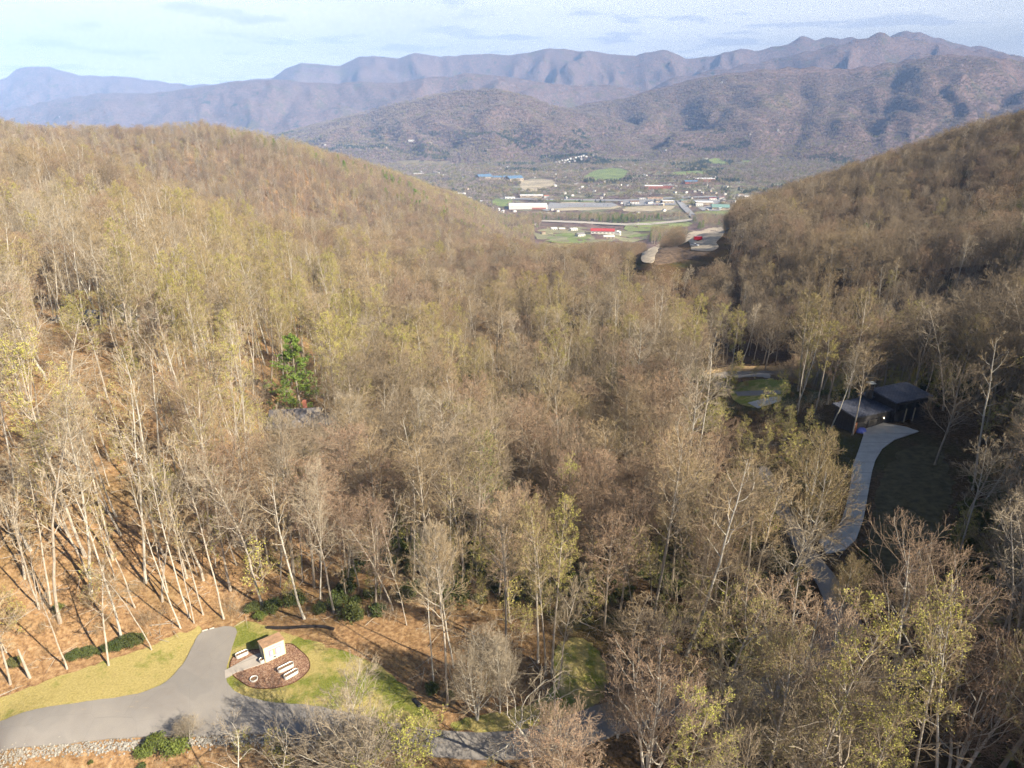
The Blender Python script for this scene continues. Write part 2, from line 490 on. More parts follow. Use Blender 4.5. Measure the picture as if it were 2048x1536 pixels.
def sheet(name, poly, lift, mat, step=1.0, edge=0.0, kind='structure', skirt=.25):
    P2 = np.array(poly)
    lo, hi = P2.min(0), P2.max(0)
    gx, gy = np.meshgrid(np.arange(lo[0], hi[0], step), np.arange(lo[1], hi[1], step))
    gx, gy = gx.ravel(), gy.ravel()
    k = inside(poly, gx, gy)
    pts = [Vector(p) for p in poly]+[Vector((a, b)) for a, b in zip(gx[k], gy[k])]
    vs, es, fs, *_ = delaunay_2d_cdt(pts, [], [list(range(len(poly)))], 1, 1e-4)
    V = np.array([(v.x, v.y) for v in vs])
    z = H(V[:, 0], V[:, 1])+lift
    me = bpy.data.meshes.new(name)
    n = len(V)
    me.from_pydata([(a, b, c) for (a, b), c in zip(V, z)], [], [tuple(f) for f in fs])
    bm = bmesh.new(); bm.from_mesh(me)
    for f in bm.faces:
        if f.normal.z < 0: f.normal_flip()
    if skirt:
        ed = [e for e in bm.edges if e.is_boundary]
        for e_ in ed: e_.smooth = False
        r = bmesh.ops.extrude_edge_only(bm, edges=ed)
        for v in [g for g in r['geom'] if isinstance(g, bmesh.types.BMVert)]: v.co.z -= skirt
    bm.to_mesh(me); bm.free()
    for p in me.polygons: p.use_smooth = True
    me.materials.append(mat)
    o = add(name, me)
    if kind: tag(o, kind=kind)
    return o

def grass_mat(name, dry):
    m, n, b = newmat(name)
    p = pos(n)
    f = nz(n, .28, 5, p, .65); g = nz(n, 5, 6, p, .8); h = nz(n, .9, 4, p, .6)
    straw = ramp(n, g, [(.3, (.25, .2, .075)), (.5, (.4, .33, .125)), (.75, (.55, .46, .22))])
    green = ramp(n, g, [(.3, (.1, .12, .022)), (.5, (.19, .21, .045)), (.75, (.32, .33, .1))])
    c = mix(n, mr(n, f, .5-dry*.18, .68-dry*.2), green, straw)
    c = mix(n, mr(n, h, .62, .74, 0, .5), c, green)
    c = mix(n, mr(n, nz(n, 1.9, 4, p, .7), .62, .72, 0, .6), c, (.26, .17, .09))
    base(n, b, c); bump(n, b, g, .8, .12)
    b.inputs['Specular IOR Level'].default_value = .05
    return m
def asphalt_mat():
    m, n, b = newmat('asphalt')
    p = pos(n)
    f = nz(n, .22, 5, p, .6); g = nz(n, 26, 3, p, .7)
    c = ramp(n, f, [(.3, (.235, .215, .2)), (.5, (.275, .255, .235)), (.7, (.315, .29, .262))])
    c = mix(n, mr(n, g, .3, .7, .0, .35), c, (.17, .16, .155))
    # wind blown leaf streaks along the lane
    mp = n.nodes.new('ShaderNodeMapping'); mp.inputs['Scale'].default_value = (.22, 1.3, 1); mp.inputs['Rotation'].default_value = (0, 0, .12)
    n.links.new(p, mp.inputs[0])
    s = nz(n, 1.1, 7, mp.outputs[0], .75)
    c = mix(n, mr(n, s, .62, .72, 0, .6), c, (.42, .32, .19))
    c = mix(n, mr(n, nz(n, .11, 3, p), .56, .6, 0, .3), c, (.17, .165, .165))
    ck = n.nodes.new('ShaderNodeTexVoronoi'); ck.feature = 'DISTANCE_TO_EDGE'; ck.inputs['Scale'].default_value = .22; n.links.new(p, ck.inputs['Vector'])
    c = mix(n, mr(n, ck.outputs['Distance'], .0, .008, .22, 0), c, (.1, .1, .1))
    base(n, b, c); bump(n, b, g, .3, .01)
    b.inputs['Roughness'].default_value = .85
    return m
def concrete_mat(name, c0, ang, pitch):
    m, n, b = newmat(name)
    p = pos(n)
    g = nz(n, .5, 6, p, .7)
    c = ramp(n, g, [(.3, tuple(x*.8 for x in c0)), (.7, tuple(x*1.1 for x in c0))])
    mp = n.nodes.new('ShaderNodeMapping'); mp.inputs['Rotation'].default_value = (0, 0, ang)
    n.links.new(p, mp.inputs[0])
    w_ = n.nodes.new('ShaderNodeTexWave'); w_.inputs['Scale'].default_value = .314/pitch; w_.wave_profile = 'SIN'; w_.bands_direction = 'Y'
    n.links.new(mp.outputs[0], w_.inputs[0])
    c = mix(n, mr(n, w_.outputs['Fac'], .985, .999, 0, .5), c, tuple(x*.45 for x in c0))
    base(n, b, c); bump(n, b, g, .3, .02)
    return m
M_ASPH = asphalt_mat()
M_DRY = grass_mat('dry_lawn', 1.0)
M_GREEN = grass_mat('green_lawn', 0.45)
M_CONC = concrete_mat('driveway_concrete', (.5, .48, .44), .25, 4.5)
M_PATH = concrete_mat('path_concrete', (.42, .38, .34), -.55, 1.5)

ROAD = [(-90,1453),(0,1447),(100,1415),(200,1400),(270,1392),(330,1370),(362,1338),(388,1290),(401,1262),(477,1249),(467,1290),(455,1330),(451,1365),(470,1385),(510,1400),(560,1408),
        (640,1415),(720,1430),(800,1450),(860,1460),(950,1468),(1050,1462),(1120,1440),(1200,1407),(1300,1392),(1400,1388),(1480,1370),(1560,1338),(1620,1298),(1652,1245),(1645,1190),(1612,1130),
        (1570,1060),(1538,1000),(1512,938),(1534,930),(1562,985),(1594,1050),(1628,1102),(1668,1150),(1705,1200),(1728,1255),(1716,1312),(1665,1360),(1580,1402),(1480,1432),(1400,1450),(1300,1455),
        (1220,1475),(1130,1505),(1050,1520),(950,1522),(800,1508),(700,1490),(600,1474),(500,1468),(350,1472),(200,1480),(100,1492),(0,1509),(-90,1520)]
road_xy = smooth_poly(outline(ROAD), 2)
sheet('road', ragged(road_xy, .13, 1.1), .15, M_ASPH, 1.0)
LAWN_L = [(-90,1412),(0,1400),(60,1376),(120,1352),(200,1326),(300,1296),(350,1268),(385,1262),(403,1252),(412,1275),(380,1340),(330,1385),(260,1402),(100,1425),(-90,1465)]
lawn_l = smooth_poly(outline(LAWN_L), 1)
sheet('lawn', ragged(lawn_l, .5), .04, M_DRY, 1.0)
LAWN_R = [(470,1246),(500,1242),(560,1262),(640,1288),(700,1308),(770,1336),(826,1385),(850,1412),(880,1440),(880,1466),(720,1440),(600,1425),(480,1405),(440,1370),(448,1320),(462,1280)]
lawn_r = smooth_poly(outline(LAWN_R), 1)
sheet('lawn', ragged(lawn_r, .5), .045, M_GREEN, 1.0)
LAWN_C = [(1105,1300),(1150,1268),(1195,1295),(1215,1340),(1220,1385),(1190,1412),(1130,1438),(1060,1460),(960,1466),(900,1460),(905,1440),(1000,1425),(1080,1405),(1110,1370)]
lawn_c = smooth_poly(outline(LAWN_C), 1)
sheet('lawn', ragged(lawn_c, .5), .04, grass_mat('bank_lawn', .6), 1.0)
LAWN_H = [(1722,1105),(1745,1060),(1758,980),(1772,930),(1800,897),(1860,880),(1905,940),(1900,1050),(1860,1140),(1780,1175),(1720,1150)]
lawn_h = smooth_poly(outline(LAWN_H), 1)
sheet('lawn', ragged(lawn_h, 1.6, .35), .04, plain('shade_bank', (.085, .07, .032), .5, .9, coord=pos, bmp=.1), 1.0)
LAWN_F = [(1455,775),(1480,764),(1530,758),(1580,762),(1575,778),(1555,800),(1520,818),(1470,806)]
lawn_f = smooth_poly(outline(LAWN_F), 1)
sheet('lawn', lawn_f, .05, M_GREEN, 2.0)
DRIVE = [(1653,1110),(1690,1101),(1712,1080),(1727,1038),(1736,987),(1744,943),(1751,920),(1765,898),(1788,881),(1838,864),(1812,855),(1767,847),(1718,851),(1727,870),(1717,901),(1705,933),
         (1699,981),(1689,1022),(1677,1058),(1637,1082)]
drive_xy = outline(DRIVE)
sheet('driveway', drive_xy, .18, M_CONC, 1.0)
FD = [(1470,795),(1475,780),(1540,776),(1560,784),(1556,812),(1530,824),(1500,812),(1545,797),(1530,788)]
fd_xy = outline([(1470,784),(1500,782),(1560,781),(1562,788),(1500,792),(1475,792)])
sheet('driveway', fd_xy, .1, M_ASPH, 1.5)
fe_xy = outline([(1495,806),(1530,797),(1562,792),(1562,802),(1516,817)])
sheet('driveway', fe_xy, .1, M_CONC, 1.5)
fr_xy = outline([(1400,752),(1460,742),(1560,742),(1590,748),(1590,758),(1540,757),(1460,757),(1400,764)])
sheet('road', fr_xy, .1, M_ASPH, 2.0)
ft_xy = outline([(1395,744),(1460,733),(1560,732),(1595,741),(1590,747),(1560,741),(1460,741),(1400,751)])
sheet('road_verge', ft_xy, .12, plain('tan_soil', (.46, .33, .18), .3, 1.5, coord=pos), 2.0)
BED = [(460,1338),(462.5,1324),(468,1313.5),(479,1306.7),(494.7,1302.7),(520,1300),(555,1293),(574,1289),(585,1290),(596,1299),(614,1314.5),(619.7,1328),(618.7,1340),(606,1353.5),(586.5,1367),
       (557,1375.5),(528,1378),(500.5,1375),(479,1361),(466,1350.6)]
bed_xy = smooth_poly(outline(BED), 1)
def mulch_mat():
    m, n, b = newmat('mulch')
    p = pos(n)
    v = n.nodes.new('ShaderNodeTexVoronoi'); v.inputs['Scale'].default_value = 9; n.links.new(p, v.inputs['Vector'])
    f = nz(n, 6, 5, p, .8)
    c = ramp(n, v.outputs['Color'], [(.1, (.15, .08, .05)), (.5, (.33, .19, .12)), (.9, (.52, .37, .27))])
    c = mix(n, mr(n, f, .35, .65, .5, 0), c, (.1, .05, .035))
    base(n, b, c); bump(n, b, f, .8, .06)
    return m
sheet('mulch_bed', bed_xy, .09, mulch_mat(), .5)
cx_, cy_ = np.mean(bed_xy, 0)
rim = [(cx_+(x-cx_)*1.012, cy_+(y-cy_)*1.02) for x, y in bed_xy]
# steel edging strip round the bed
def ribbon(poly, wd, z0, z1, closed=True):
    m = MB(); n = len(poly); P_ = np.array(poly); a, b = [], []
    for i in range(n):
        t = P_[(i+1) % n]-P_[i-1]; t = t/np.hypot(*t); q = np.array([-t[1], t[0]])*wd/2
        z = H1(*P_[i])
        for L, s in ((a, 1), (b, -1)):
            L.append((m.bm.verts.new((P_[i][0]+s*q[0], P_[i][1]+s*q[1], z+z0)), m.bm.verts.new((P_[i][0]+s*q[0], P_[i][1]+s*q[1], z+z1))))
    for i in range(n if closed else n-1):
        j = (i+1) % n
        for q in ((a[i][0], a[j][0], a[j][1], a[i][1]), (b[j][0], b[i][0], b[i][1], b[j][1]), (a[i][1], a[j][1], b[j][1], b[i][1])): m.bm.faces.new(q)
    return m
e = ribbon(rim, .05, -.1, .16).obj('bed_edging', plain('rust_steel', (.12, .06, .035), .2))
tag(e, 'thin dark metal edging curved round the mulch bed', 'edging')
PATH = [(450.7,1359),(474,1345.7),(533,1327),(526,1306),(505,1312.5),(460,1337.5),(449.8,1342.8)]
path_xy = outline(PATH)
sheet('path', path_xy, .17, M_PATH, .7)
# leaf covered bench road of the far side, with its lane
BR = [(1283,528),(1281,512),(1290,500),(1310,490),(1345,478),(1375,468),(1410,459),(1440,452),(1450,458),(1450,468),(1440,478),(1430,486),(1440,494),(1425,503),(1400,503),(1372,499),(1352,492),(1340,492),(1320,500),(1310,508),(1309,530)]
br_xy = smooth_poly(outline(BR), 2)
sheet('road', br_xy, .35, plain('pale_gravel', (.42, .36, .28), .25, .35, coord=pos), 4, skirt=2)
bs_xy = smooth_poly(outline([(1309,530),(1311,509),(1340,493),(1352,494),(1372,501),(1400,505),(1425,505),(1400,513),(1360,522),(1315,530)]), 1)
sheet('soil_bank', bs_xy, .2, plain('bank_soil', (.14, .1, .07), .6, .4, coord=pos), 4)

# ------------------------------------------------------------ valley: fields, roads, lots
def field(name, pxs, c, lift=.8, var=.2, sm=1):
    p = smooth_poly(outline(pxs), sm) if sm else outline(pxs)
    if sm:
        q = np.array(p); p = [tuple(t) for t in q+np.stack([30*fbm(q[:, 0]/40, q[:, 1]/40, 71, 2), 45*fbm(q[:, 0]/40, q[:, 1]/40, 72, 2)], -1)]
    sheet(name, p, lift, c if not isinstance(c, tuple) else plain(name, c, var, .01, coord=pos), 40, skirt=0)
    return p
G1 = plain('pasture', (.2, .25, .085), .3, .02, coord=pos)
T1 = plain('tan_field', (.42, .36, .25), .3, .02, coord=pos)
A1 = plain('far_asphalt', (.3, .3, .31), .12, .02, coord=pos)
FIELDS = []
for nm, pl, mt, lf in [
    ('field', [(1163,356),(1180,345),(1205,338),(1240,336),(1257,342),(1250,352),(1240,360),(1215,362),(1180,360)], G1, .8),
    ('field', [(1412,322),(1425,316),(1440,318),(1458,325),(1455,330),(1420,328)], G1, .8),
    ('field', [(1480,322),(1505,320),(1500,328),(1482,328)], G1, .8),
    ('field', [(790,320),(900,321),(900,327),(840,332),(800,330)], plain('fallow_field', (.24, .2, .12), .2, .02, coord=pos), .8),
    ('field', [(1035,368),(1050,360),(1080,358),(1112,361),(1105,372),(1085,382),(1060,385),(1045,378)], T1, .8),
    ('field', [(1085,398),(1190,400),(1188,404),(1085,402)], G1, .9),
    ('field', [(1110,406),(1170,404),(1235,409),(1245,416),(1170,422),(1105,422)], T1, .6),
    ('field', [(1245,416),(1290,413),(1350,411),(1352,418),(1300,423),(1248,424)], T1, .7),
    ('field', [(980,398),(1030,396),(1022,412),(990,414)], G1, .7),
    ('field', [(1255,446),(1330,442),(1395,446),(1370,456),(1300,464),(1245,462)], plain('green_flat', (.24, .28, .1), .2, .02, coord=pos), .7),
    ('field', [(1065,455),(1180,452),(1300,466),(1290,482),(1180,489),(1080,487)], plain('rough_meadow', (.27, .26, .15), .35, .03, coord=pos), .4),
    ('field', [(1110,468),(1150,466),(1185,470),(1180,485),(1120,488),(1085,480)], G1, .7),
    ('field', [(1395,421),(1470,424),(1480,432),(1420,436),(1395,430)], G1, .6),
    ('field', [(1250,470),(1300,466),(1290,474),(1255,478)], G1, .7),
    ('field', [(1335,345),(1380,342),(1420,343),(1400,350),(1340,352)], G1, .6),
    ('field', [(798,284),(835,281),(870,283),(862,287),(815,288)], T1, 1.0),
    ('parking_lot', [(1095,412),(1100,405),(1118,407),(1225,406),(1236,411),(1222,415),(1140,415),(1108,418),(1096,423),(1084,421)], A1, 1.2),
    ('parking_lot', [(1246,402),(1300,399),(1350,401),(1352,410),(1300,411),(1248,412)], A1, 1.2),
    ('parking_lot', [(1385,400),(1440,399),(1440,410),(1400,411)], A1, 1.2),
    ('parking_lot', [(1395,416),(1420,412),(1440,422),(1405,422)], A1, 1.3),
    ('road', [(1000,396),(1100,398),(1245,400),(1360,394),(1500,391),(1500,393),(1360,397),(1245,403),(1100,401),(1000,399)], A1, 1.6),
    ('road', [(1082,441),(1150,443),(1250,448),(1300,447),(1370,440),(1390,437),(1392,440),(1372,444),(1300,451),(1250,452),(1150,447),(1082,444)], plain('pale_road', (.46, .42, .37), .1, .02, coord=pos), 1.6),
    ('road', [(1352,402),(1362,402),(1375,414),(1388,428),(1400,440),(1390,442),(1376,430),(1362,416)], A1, 1.9),
    ]:
    FIELDS.append(field(nm, pl, mt, lf, sm=0 if nm != 'field' else 1))
# ------------------------------------------------------------ trees
def unit(v): return v/np.maximum(np.linalg.norm(v, axis=-1, keepdims=True), 1e-9)
def tube(Pn, Rn, k):
    """Pn (N,n,3) centre lines, Rn (N,n) radii -> verts, quads"""
    N, n, _ = Pn.shape
    T = np.gradient(Pn, axis=1) if n > 2 else np.repeat((Pn[:, 1:]-Pn[:, :1]), 2, axis=1)
    T = unit(T)
    ref = np.where(np.abs(T[..., 2:3]) > .9, np.array([1., 0, 0]), np.array([0, 0, 1.]))
    ref = np.broadcast_to(ref[:, :1], T.shape)
    a = unit(np.cross(T, ref)); b = np.cross(T, a)
    th = np.arange(k)*2*math.pi/k
    V = Pn[:, :, None]+Rn[:, :, None, None]*(a[:, :, None]*np.cos(th)[None, None, :, None]+b[:, :, None]*np.sin(th)[None, None, :, None])
    i = np.arange(N)[:, None, None]*n*k+np.arange(n-1)[None, :, None]*k+np.arange(k)[None, None]
    j = np.arange(N)[:, None, None]*n*k+np.arange(n-1)[None, :, None]*k+((np.arange(k)+1) % k)[None, None]
    Q = np.stack([i, j, j+k, i+k], -1).reshape(-1, 4)
    return V.reshape(-1, 3), Q
def kids(g, Pn, Rn, nc, t0, t1, L, ang, up, n, rr, wob=.12, tip=.35, lenby=None):
    """nc children on every parent line"""
    N, m, _ = Pn.shape
    t = (t0+(t1-t0)*(np.arange(nc)+g.random((N, nc)))/nc)
    f = t*(m-1); i = np.minimum(f.astype(int), m-2); u = (f-i)[..., None]
    ar = np.arange(N)[:, None]
    B = Pn[ar, i]*(1-u)+Pn[ar, i+1]*u
    D = unit(Pn[ar, i+1]-Pn[ar, i])
    Rb = Rn[ar, i]*(1-u[..., 0])+Rn[ar, i+1]*u[..., 0]
    rnd = g.normal(size=D.shape)
    az = (np.arange(nc)*2.4)[None, :]+g.random((N, nc))*1.4+g.random((N, 1))*6
    e1 = unit(np.cross(D, rnd[:, :1]+0*D)); e2 = np.cross(D, e1)
    side = e1*np.cos(az)[..., None]+e2*np.sin(az)[..., None]
    A = ang*(.75+.5*g.random((N, nc)))[..., None]
    d = unit(D*np.cos(A)+side*np.sin(A))
    PL = np.linalg.norm(Pn[:, -1]-Pn[:, 0], axis=-1)[:, None]
    ln = (L*PL if lenby is None else L*lenby(t))*(.65+.7*g.random((N, nc)))
    if lenby is None: ln = ln*(1.15-.65*t)
    pts = [B]
    seg = ln/(n-1)
    for s in range(n-1):
        pts.append(pts[-1]+d*seg[..., None])
        d = unit(d+np.array([0, 0, up])/(n-1)*1.0+g.normal(size=d.shape)*wob)
    C = np.stack(pts, 2).reshape(N*nc, n, 3)
    r0 = np.minimum(Rb*rr, Rb*.85).reshape(-1)
    Rr = r0[:, None]*np.linspace(1, tip, n)[None]
    return C, Rr
def flakes(g, C, s, flat=.4):
    N = len(C)
    a = unit(g.normal(size=(N, 3))); b = unit(np.cross(a, g.normal(size=(N, 3))))
    s = s*(.6+.8*g.random((N, 1)))
    V = np.stack([C+a*s, C+b*s*flat*1.5, C-a*s, C-b*s*flat*1.5], 1).reshape(-1, 3)
    return V, np.arange(N*4).reshape(N, 4)
class Geo:
    def __init__(s): s.V = []; s.F = []; s.n = 0
    def put(s, VF, m):
        s.V.append(VF[0]); s.F.append((VF[1]+s.n, m)); s.n += len(VF[0])
    def mesh(s, name, mats): return mesh_np(name, np.concatenate(s.V), s.F, mats, False)
def bark_mat(name, lo, hi):
    m, n, b = newmat(name)
    oi = n.nodes.new('ShaderNodeObjectInfo')
    oc = objco(n)
    mp = n.nodes.new('ShaderNodeMapping'); mp.inputs['Scale'].default_value = (1, 1, .22); n.links.new(oc, mp.inputs[0])
    f = nz(n, 4, 5, mp.outputs[0], .75)
    c = ramp(n, f, [(.35, lo), (.65, hi)])
    c = mix(n, mr(n, oi.outputs['Random'], 0, 1, .0, .5), c, tuple(x*.55 for x in hi))
    base(n, b, c)
    return m
def twig_mat(name, c1, c2, sc=.012):
    """colour of fine twigs and buds drifts from tree to tree and over the hillside"""
    m, n, b = newmat(name)
    oi = n.nodes.new('ShaderNodeObjectInfo')
    c = mix(n, oi.outputs['Random'], c1, c2)
    c = mix(n, mr(n, mth(n, 'FRACT', mth(n, 'MULTIPLY', oi.outputs['Random'], 7.31), 0), 0, 1, 0, .45), c, tuple(.45*x for x in c2))
    lo = nz(n, sc, 3, oi.outputs['Location'])
    c = mix(n, mr(n, lo, .4, .65, 0, .45), c, tuple(.5*(x+y)*1.3 for x, y in zip(c2, (.3, .22, .1))))
    base(n, b, c)
    return m
B_PALE = bark_mat('pale_bark', (.33, .28, .22), (.62, .56, .47))
B_GREY = bark_mat('grey_bark', (.24, .2, .16), (.47, .41, .33))
B_WHITE = bark_mat('whitish_bark', (.38, .35, .29), (.72, .68, .6))
T_TAN = twig_mat('tan_twigs', (.46, .355, .22), (.34, .26, .16))
T_GREY = twig_mat('grey_twigs', (.47, .4, .3), (.36, .3, .22))
T_DIM = twig_mat('dim_twigs', (.34, .27, .19), (.24, .19, .135))  # oak twigs darkened in colour to paint the right hillside's shade
T_BROWN = twig_mat('brown_twigs', (.4, .3, .215), (.32, .235, .17))
L_GREEN = twig_mat('yellow_green_buds', (.42, .45, .085), (.5, .46, .12))
L_RED = twig_mat('reddish_buds', (.36, .23, .15), (.31, .19, .13))
L_OLIVE = twig_mat('olive_buds', (.4, .39, .11), (.46, .41, .16))
L_DARK = twig_mat('evergreen_leaves', (.055, .09, .025), (.12, .14, .045))
L_PINE = twig_mat('pine_needles', (.19, .31, .05), (.23, .34, .065))
def make_tree(seed, Ht=24, bole=.45, Rc=4.2, nl=20, r0=.165, ang=.85, up=.55, bark=B_PALE, twig=T_TAN, bud=None, nb=1, bs=.09, lean=.03, wob=.03, shape='oval',
              n2=8, n3=6, n4=3, multi=1, kink=.1, thick=1.0):
    g = np.random.default_rng(seed)
    n = 12
    tr = Geo(); cr = Geo()
    stems = []
    for s in range(multi):
        d = np.array([g.normal()*lean, g.normal()*lean, 1.])
        if multi > 1:
            a = s*2*math.pi/multi+g.random(); d = np.array([math.cos(a)*.15, math.sin(a)*.15, 1.])
        p = np.array([0., 0, -.5]); pts = [p]
        hh = Ht*(1 if s == 0 else .8+.2*g.random())
        for i in range(n-1):
            p = p+unit(d)*hh/(n-1)*1.0; pts.append(p)
            d = d+g.normal(size=3)*wob*np.array([1, 1, .1])
            d[2] = max(d[2], .8)
            if multi > 1: d[:2] *= .93
        stems.append(np.array(pts))
    S = np.stack(stems)
    t = np.linspace(0, 1, n)
    Rr = (r0*(1-t)**.8+.025)[None].repeat(multi, 0)
    Rr[:, 0] *= 1.35
    tr.put(tube(S, Rr, 8), 0)
    def env(t):
        q = (t-bole)/(1-bole)
        if shape == 'oval': e = np.sin(np.clip(q*.8+.12, 0, 1)*math.pi)**.7
        elif shape == 'vase': e = .45+.75*(1-q)
        elif shape == 'broad': e = .55+.6*np.sin(np.clip(q*.75+.2, 0, 1)*math.pi)
        else: e = 1-.75*q
        return Rc*np.maximum(e, .18)*1.15
    L1, R1 = kids(g, S, Rr, nl, bole, .98, 1.0, ang, up, 7, .55, wob=kink, tip=.25, lenby=env)
    cr.put(tube(L1, np.maximum(R1, .018*thick), 5), 0)
    L2, R2 = kids(g, L1, R1, n2, .18, .97, .52, .75, .35, 5, .6, wob=kink*1.3, tip=.35)
    cr.put(tube(L2, np.maximum(R2, .016*thick), 4), 1)
    L3, R3 = kids(g, L2, R2, n3, .2, .98, .55, .55, .35, 3, .6, wob=.06, tip=.5)
    cr.put(tube(L3, np.maximum(R3, .012*thick), 3), 1)
    if n4:
        L4, R4 = kids(g, L3, R3, n4, .25, .98, .75, .5, .15, 2, .6, wob=.05, tip=.4)
        cr.put(tube(L4, np.maximum(R4, .008*thick), 3), 1)
    else: L4 = L3
    if bud is not None:
        C = np.concatenate([L4[:, -1]+g.normal(size=(len(L4), 3))*.05 for _ in range(nb)])
        if nb > 1: C[len(L4):] = (L4[:, 0]+L4[:, -1])/2 if nb == 2 else C[len(L4):]+g.normal(size=(len(C)-len(L4), 3))*.18
        cr.put(flakes(g, C, bs), 2)
    mats = [bark, twig]+([bud] if bud else [])
    return tr.mesh('trunk', [bark]), cr.mesh('crown', mats)
def make_pine(seed, Ht=21, Rc=4.2, mat=None):
    g = np.random.default_rng(seed)
    mat = mat or L_PINE
    tr = Geo(); cr = Geo()
    t = np.linspace(0, 1, 10)
    S = np.stack([.15*np.sin(t*4), .1*np.cos(t*3), t*Ht-.5], -1)[None]
    Rr = (.28*(1-t)+.03)[None]
    tr.put(tube(S, Rr, 8), 0)
    L1, R1 = kids(g, S, Rr, 74, .14, .99, 1.0, 1.35, .25, 6, .3, wob=.1, tip=.3, lenby=lambda t: Rc*(.16+.95*(1-t)**.8)*(.8+.3*np.sin(t*23)))
    cr.put(tube(L1, np.maximum(R1, .02), 4), 0)
    L2, R2 = kids(g, L1, R1, 11, .3, .99, .34, .9, .15, 3, .6, wob=.1)
    cr.put(tube(L2, np.maximum(R2, .01), 3), 0)
    C = (L2[:, None, 1]+(L2[:, None, 2]-L2[:, None, 1])*np.linspace(0, 1.15, 16)[None, :, None]).reshape(-1, 3)
    C = C+g.normal(size=C.shape)*.13
    cr.put(flakes(g, C, .18, .25), 1)
    return tr.mesh('trunk', [B_GREY]), cr.mesh('crown', [B_GREY, mat])
def make_shrub(seed, Rs=1.9, hs=1.8, leaf=None, n=1500, s=.12):
    g = np.random.default_rng(seed); cr = Geo(); tr = Geo()
    a = g.random(9)*6.28
    S = np.stack([np.stack([np.cos(a)*Rs*.55*k*(.6+.5*g.random(9)), np.sin(a)*Rs*.55*k*(.6+.5*g.random(9)), np.full(9, hs*.85*k)-.1], -1) for k in (0, .35, .7, 1.)], 1)
    Rr = np.linspace(.04, .012, 4)[None].repeat(9, 0)
    tr.put(tube(S, Rr, 4), 0)
    L1, R1 = kids(g, S, Rr, 8, .3, .99, .6, .8, .2, 3, .6)
    tr.put(tube(L1, np.maximum(R1, .008), 3), 0)
    c = L1[g.integers(0, len(L1), n), 2]+g.normal(size=(n, 3))*np.array([.2, .2, .12])*Rs/1.5
    c[:, 2] = np.maximum(c[:, 2], .02)
    cr.put(flakes(g, c, s, .45), 0)
    return tr.mesh('stems', [B_GREY]), cr.mesh('foliage', [leaf or L_DARK])
def make_brush(seed, h=1.6, n=26, mat=None):
    """a clump of dry arching stems"""
    g = np.random.default_rng(seed); cr = Geo()
    b = g.normal(size=(n, 3))*np.array([.5, .5, 0]); d = np.stack([g.normal(size=n)*.4, g.normal(size=n)*.4, np.ones(n)], -1)
    L = h*(.5+.7*g.random((n, 1)))
    S = np.stack([b, b+d*L*.5, b+d*L+g.normal(size=(n, 3))*.15], 1)
    Rr = np.array([.016, .012, .006])[None].repeat(n, 0)
    cr.put(tube(S, Rr, 3), 0)
    L1, R1 = kids(g, S, Rr, 6, .25, .98, .5, .7, .2, 2, .6)
    cr.put(tube(L1, np.maximum(R1, .007), 3), 0)
    return cr.mesh('brush', [mat or T_TAN])
VAR = {}
def var(k, name, **kw): VAR[k] = (name, *make_tree(**kw), kw.get('Ht', 24))
var('tulipA', 'budding_tree', seed=1, Ht=27, bole=.5, Rc=3.4, nl=18, bark=B_PALE, twig=T_TAN, bud=L_GREEN, nb=2, bs=.065, up=.8)
var('tulipB', 'budding_tree', seed=2, Ht=24, bole=.42, Rc=4.0, nl=18, bark=B_PALE, twig=T_TAN, bud=L_OLIVE, nb=2, bs=.05, up=.7)
var('tallA', 'tall_tree', seed=3, Ht=27, bole=.52, Rc=3.8, nl=22, bark=B_WHITE, twig=T_GREY, up=.75, lean=.05)
var('tallB', 'tall_tree', seed=4, Ht=25, bole=.45, Rc=4.3, nl=22, bark=B_PALE, twig=T_TAN, up=.6, lean=.06, kink=.14)
var('tallC', 'tall_tree', seed=5, Ht=22, bole=.38, Rc=3.6, nl=20, bark=B_PALE, twig=T_GREY, up=.5, lean=.08, kink=.16, wob=.06)
var('mapleA', 'maple_tree', seed=6, Ht=22, bole=.32, Rc=4.6, nl=24, bark=B_GREY, twig=T_BROWN, bud=L_RED, nb=1, bs=.075, up=.9, shape='broad')
var('mapleB', 'maple_tree', seed=7, Ht=20, bole=.28, Rc=4.4, nl=24, bark=B_GREY, twig=T_BROWN, bud=L_RED, nb=1, bs=.06, up=1.0)
var('oakA', 'oak_tree', seed=8, Ht=21, bole=.3, Rc=6.2, nl=22, r0=.24, bark=B_GREY, twig=T_DIM, up=.35, kink=.17, shape='broad', n2=9)
var('oakB', 'oak_tree', seed=9, Ht=22, bole=.35, Rc=5.6, nl=20, r0=.22, bark=B_GREY, twig=T_DIM, up=.5, kink=.17, shape='broad', n2=9)
var('poleA', 'tall_tree', seed=13, Ht=27, bole=.5, Rc=2.7, nl=13, r0=.15, bark=B_WHITE, twig=T_TAN, n2=6, n3=4, n4=2, lean=.05, wob=.035, up=.9, kink=.13, thick=1.2)
var('poleB', 'tall_tree', seed=14, Ht=25, bole=.42, Rc=3.3, nl=12, r0=.14, bark=B_PALE, twig=T_GREY, n2=6, n3=4, n4=2, lean=.09, wob=.05, up=.6, kink=.2, thick=1.2)
var('poleC', 'tall_tree', seed=15, Ht=22, bole=.5, Rc=2.3, nl=12, r0=.11, bark=B_PALE, twig=T_TAN, bud=L_OLIVE, nb=2, bs=.08, n2=6, n3=4, n4=1, lean=.08, wob=.04, up=.9, thick=1.2)
var('thin', 'young_tree', seed=10, Ht=14, bole=.35, Rc=1.9, nl=16, r0=.07, bark=B_PALE, twig=T_TAN, n2=6, n3=5, n4=2, lean=.08)
var('thinB', 'young_tree', seed=11, Ht=9, bole=.2, Rc=2.2, nl=14, r0=.06, bark=B_PALE, twig=T_TAN, bud=L_GREEN, bs=.09, n2=6, n3=5, n4=2, lean=.1)
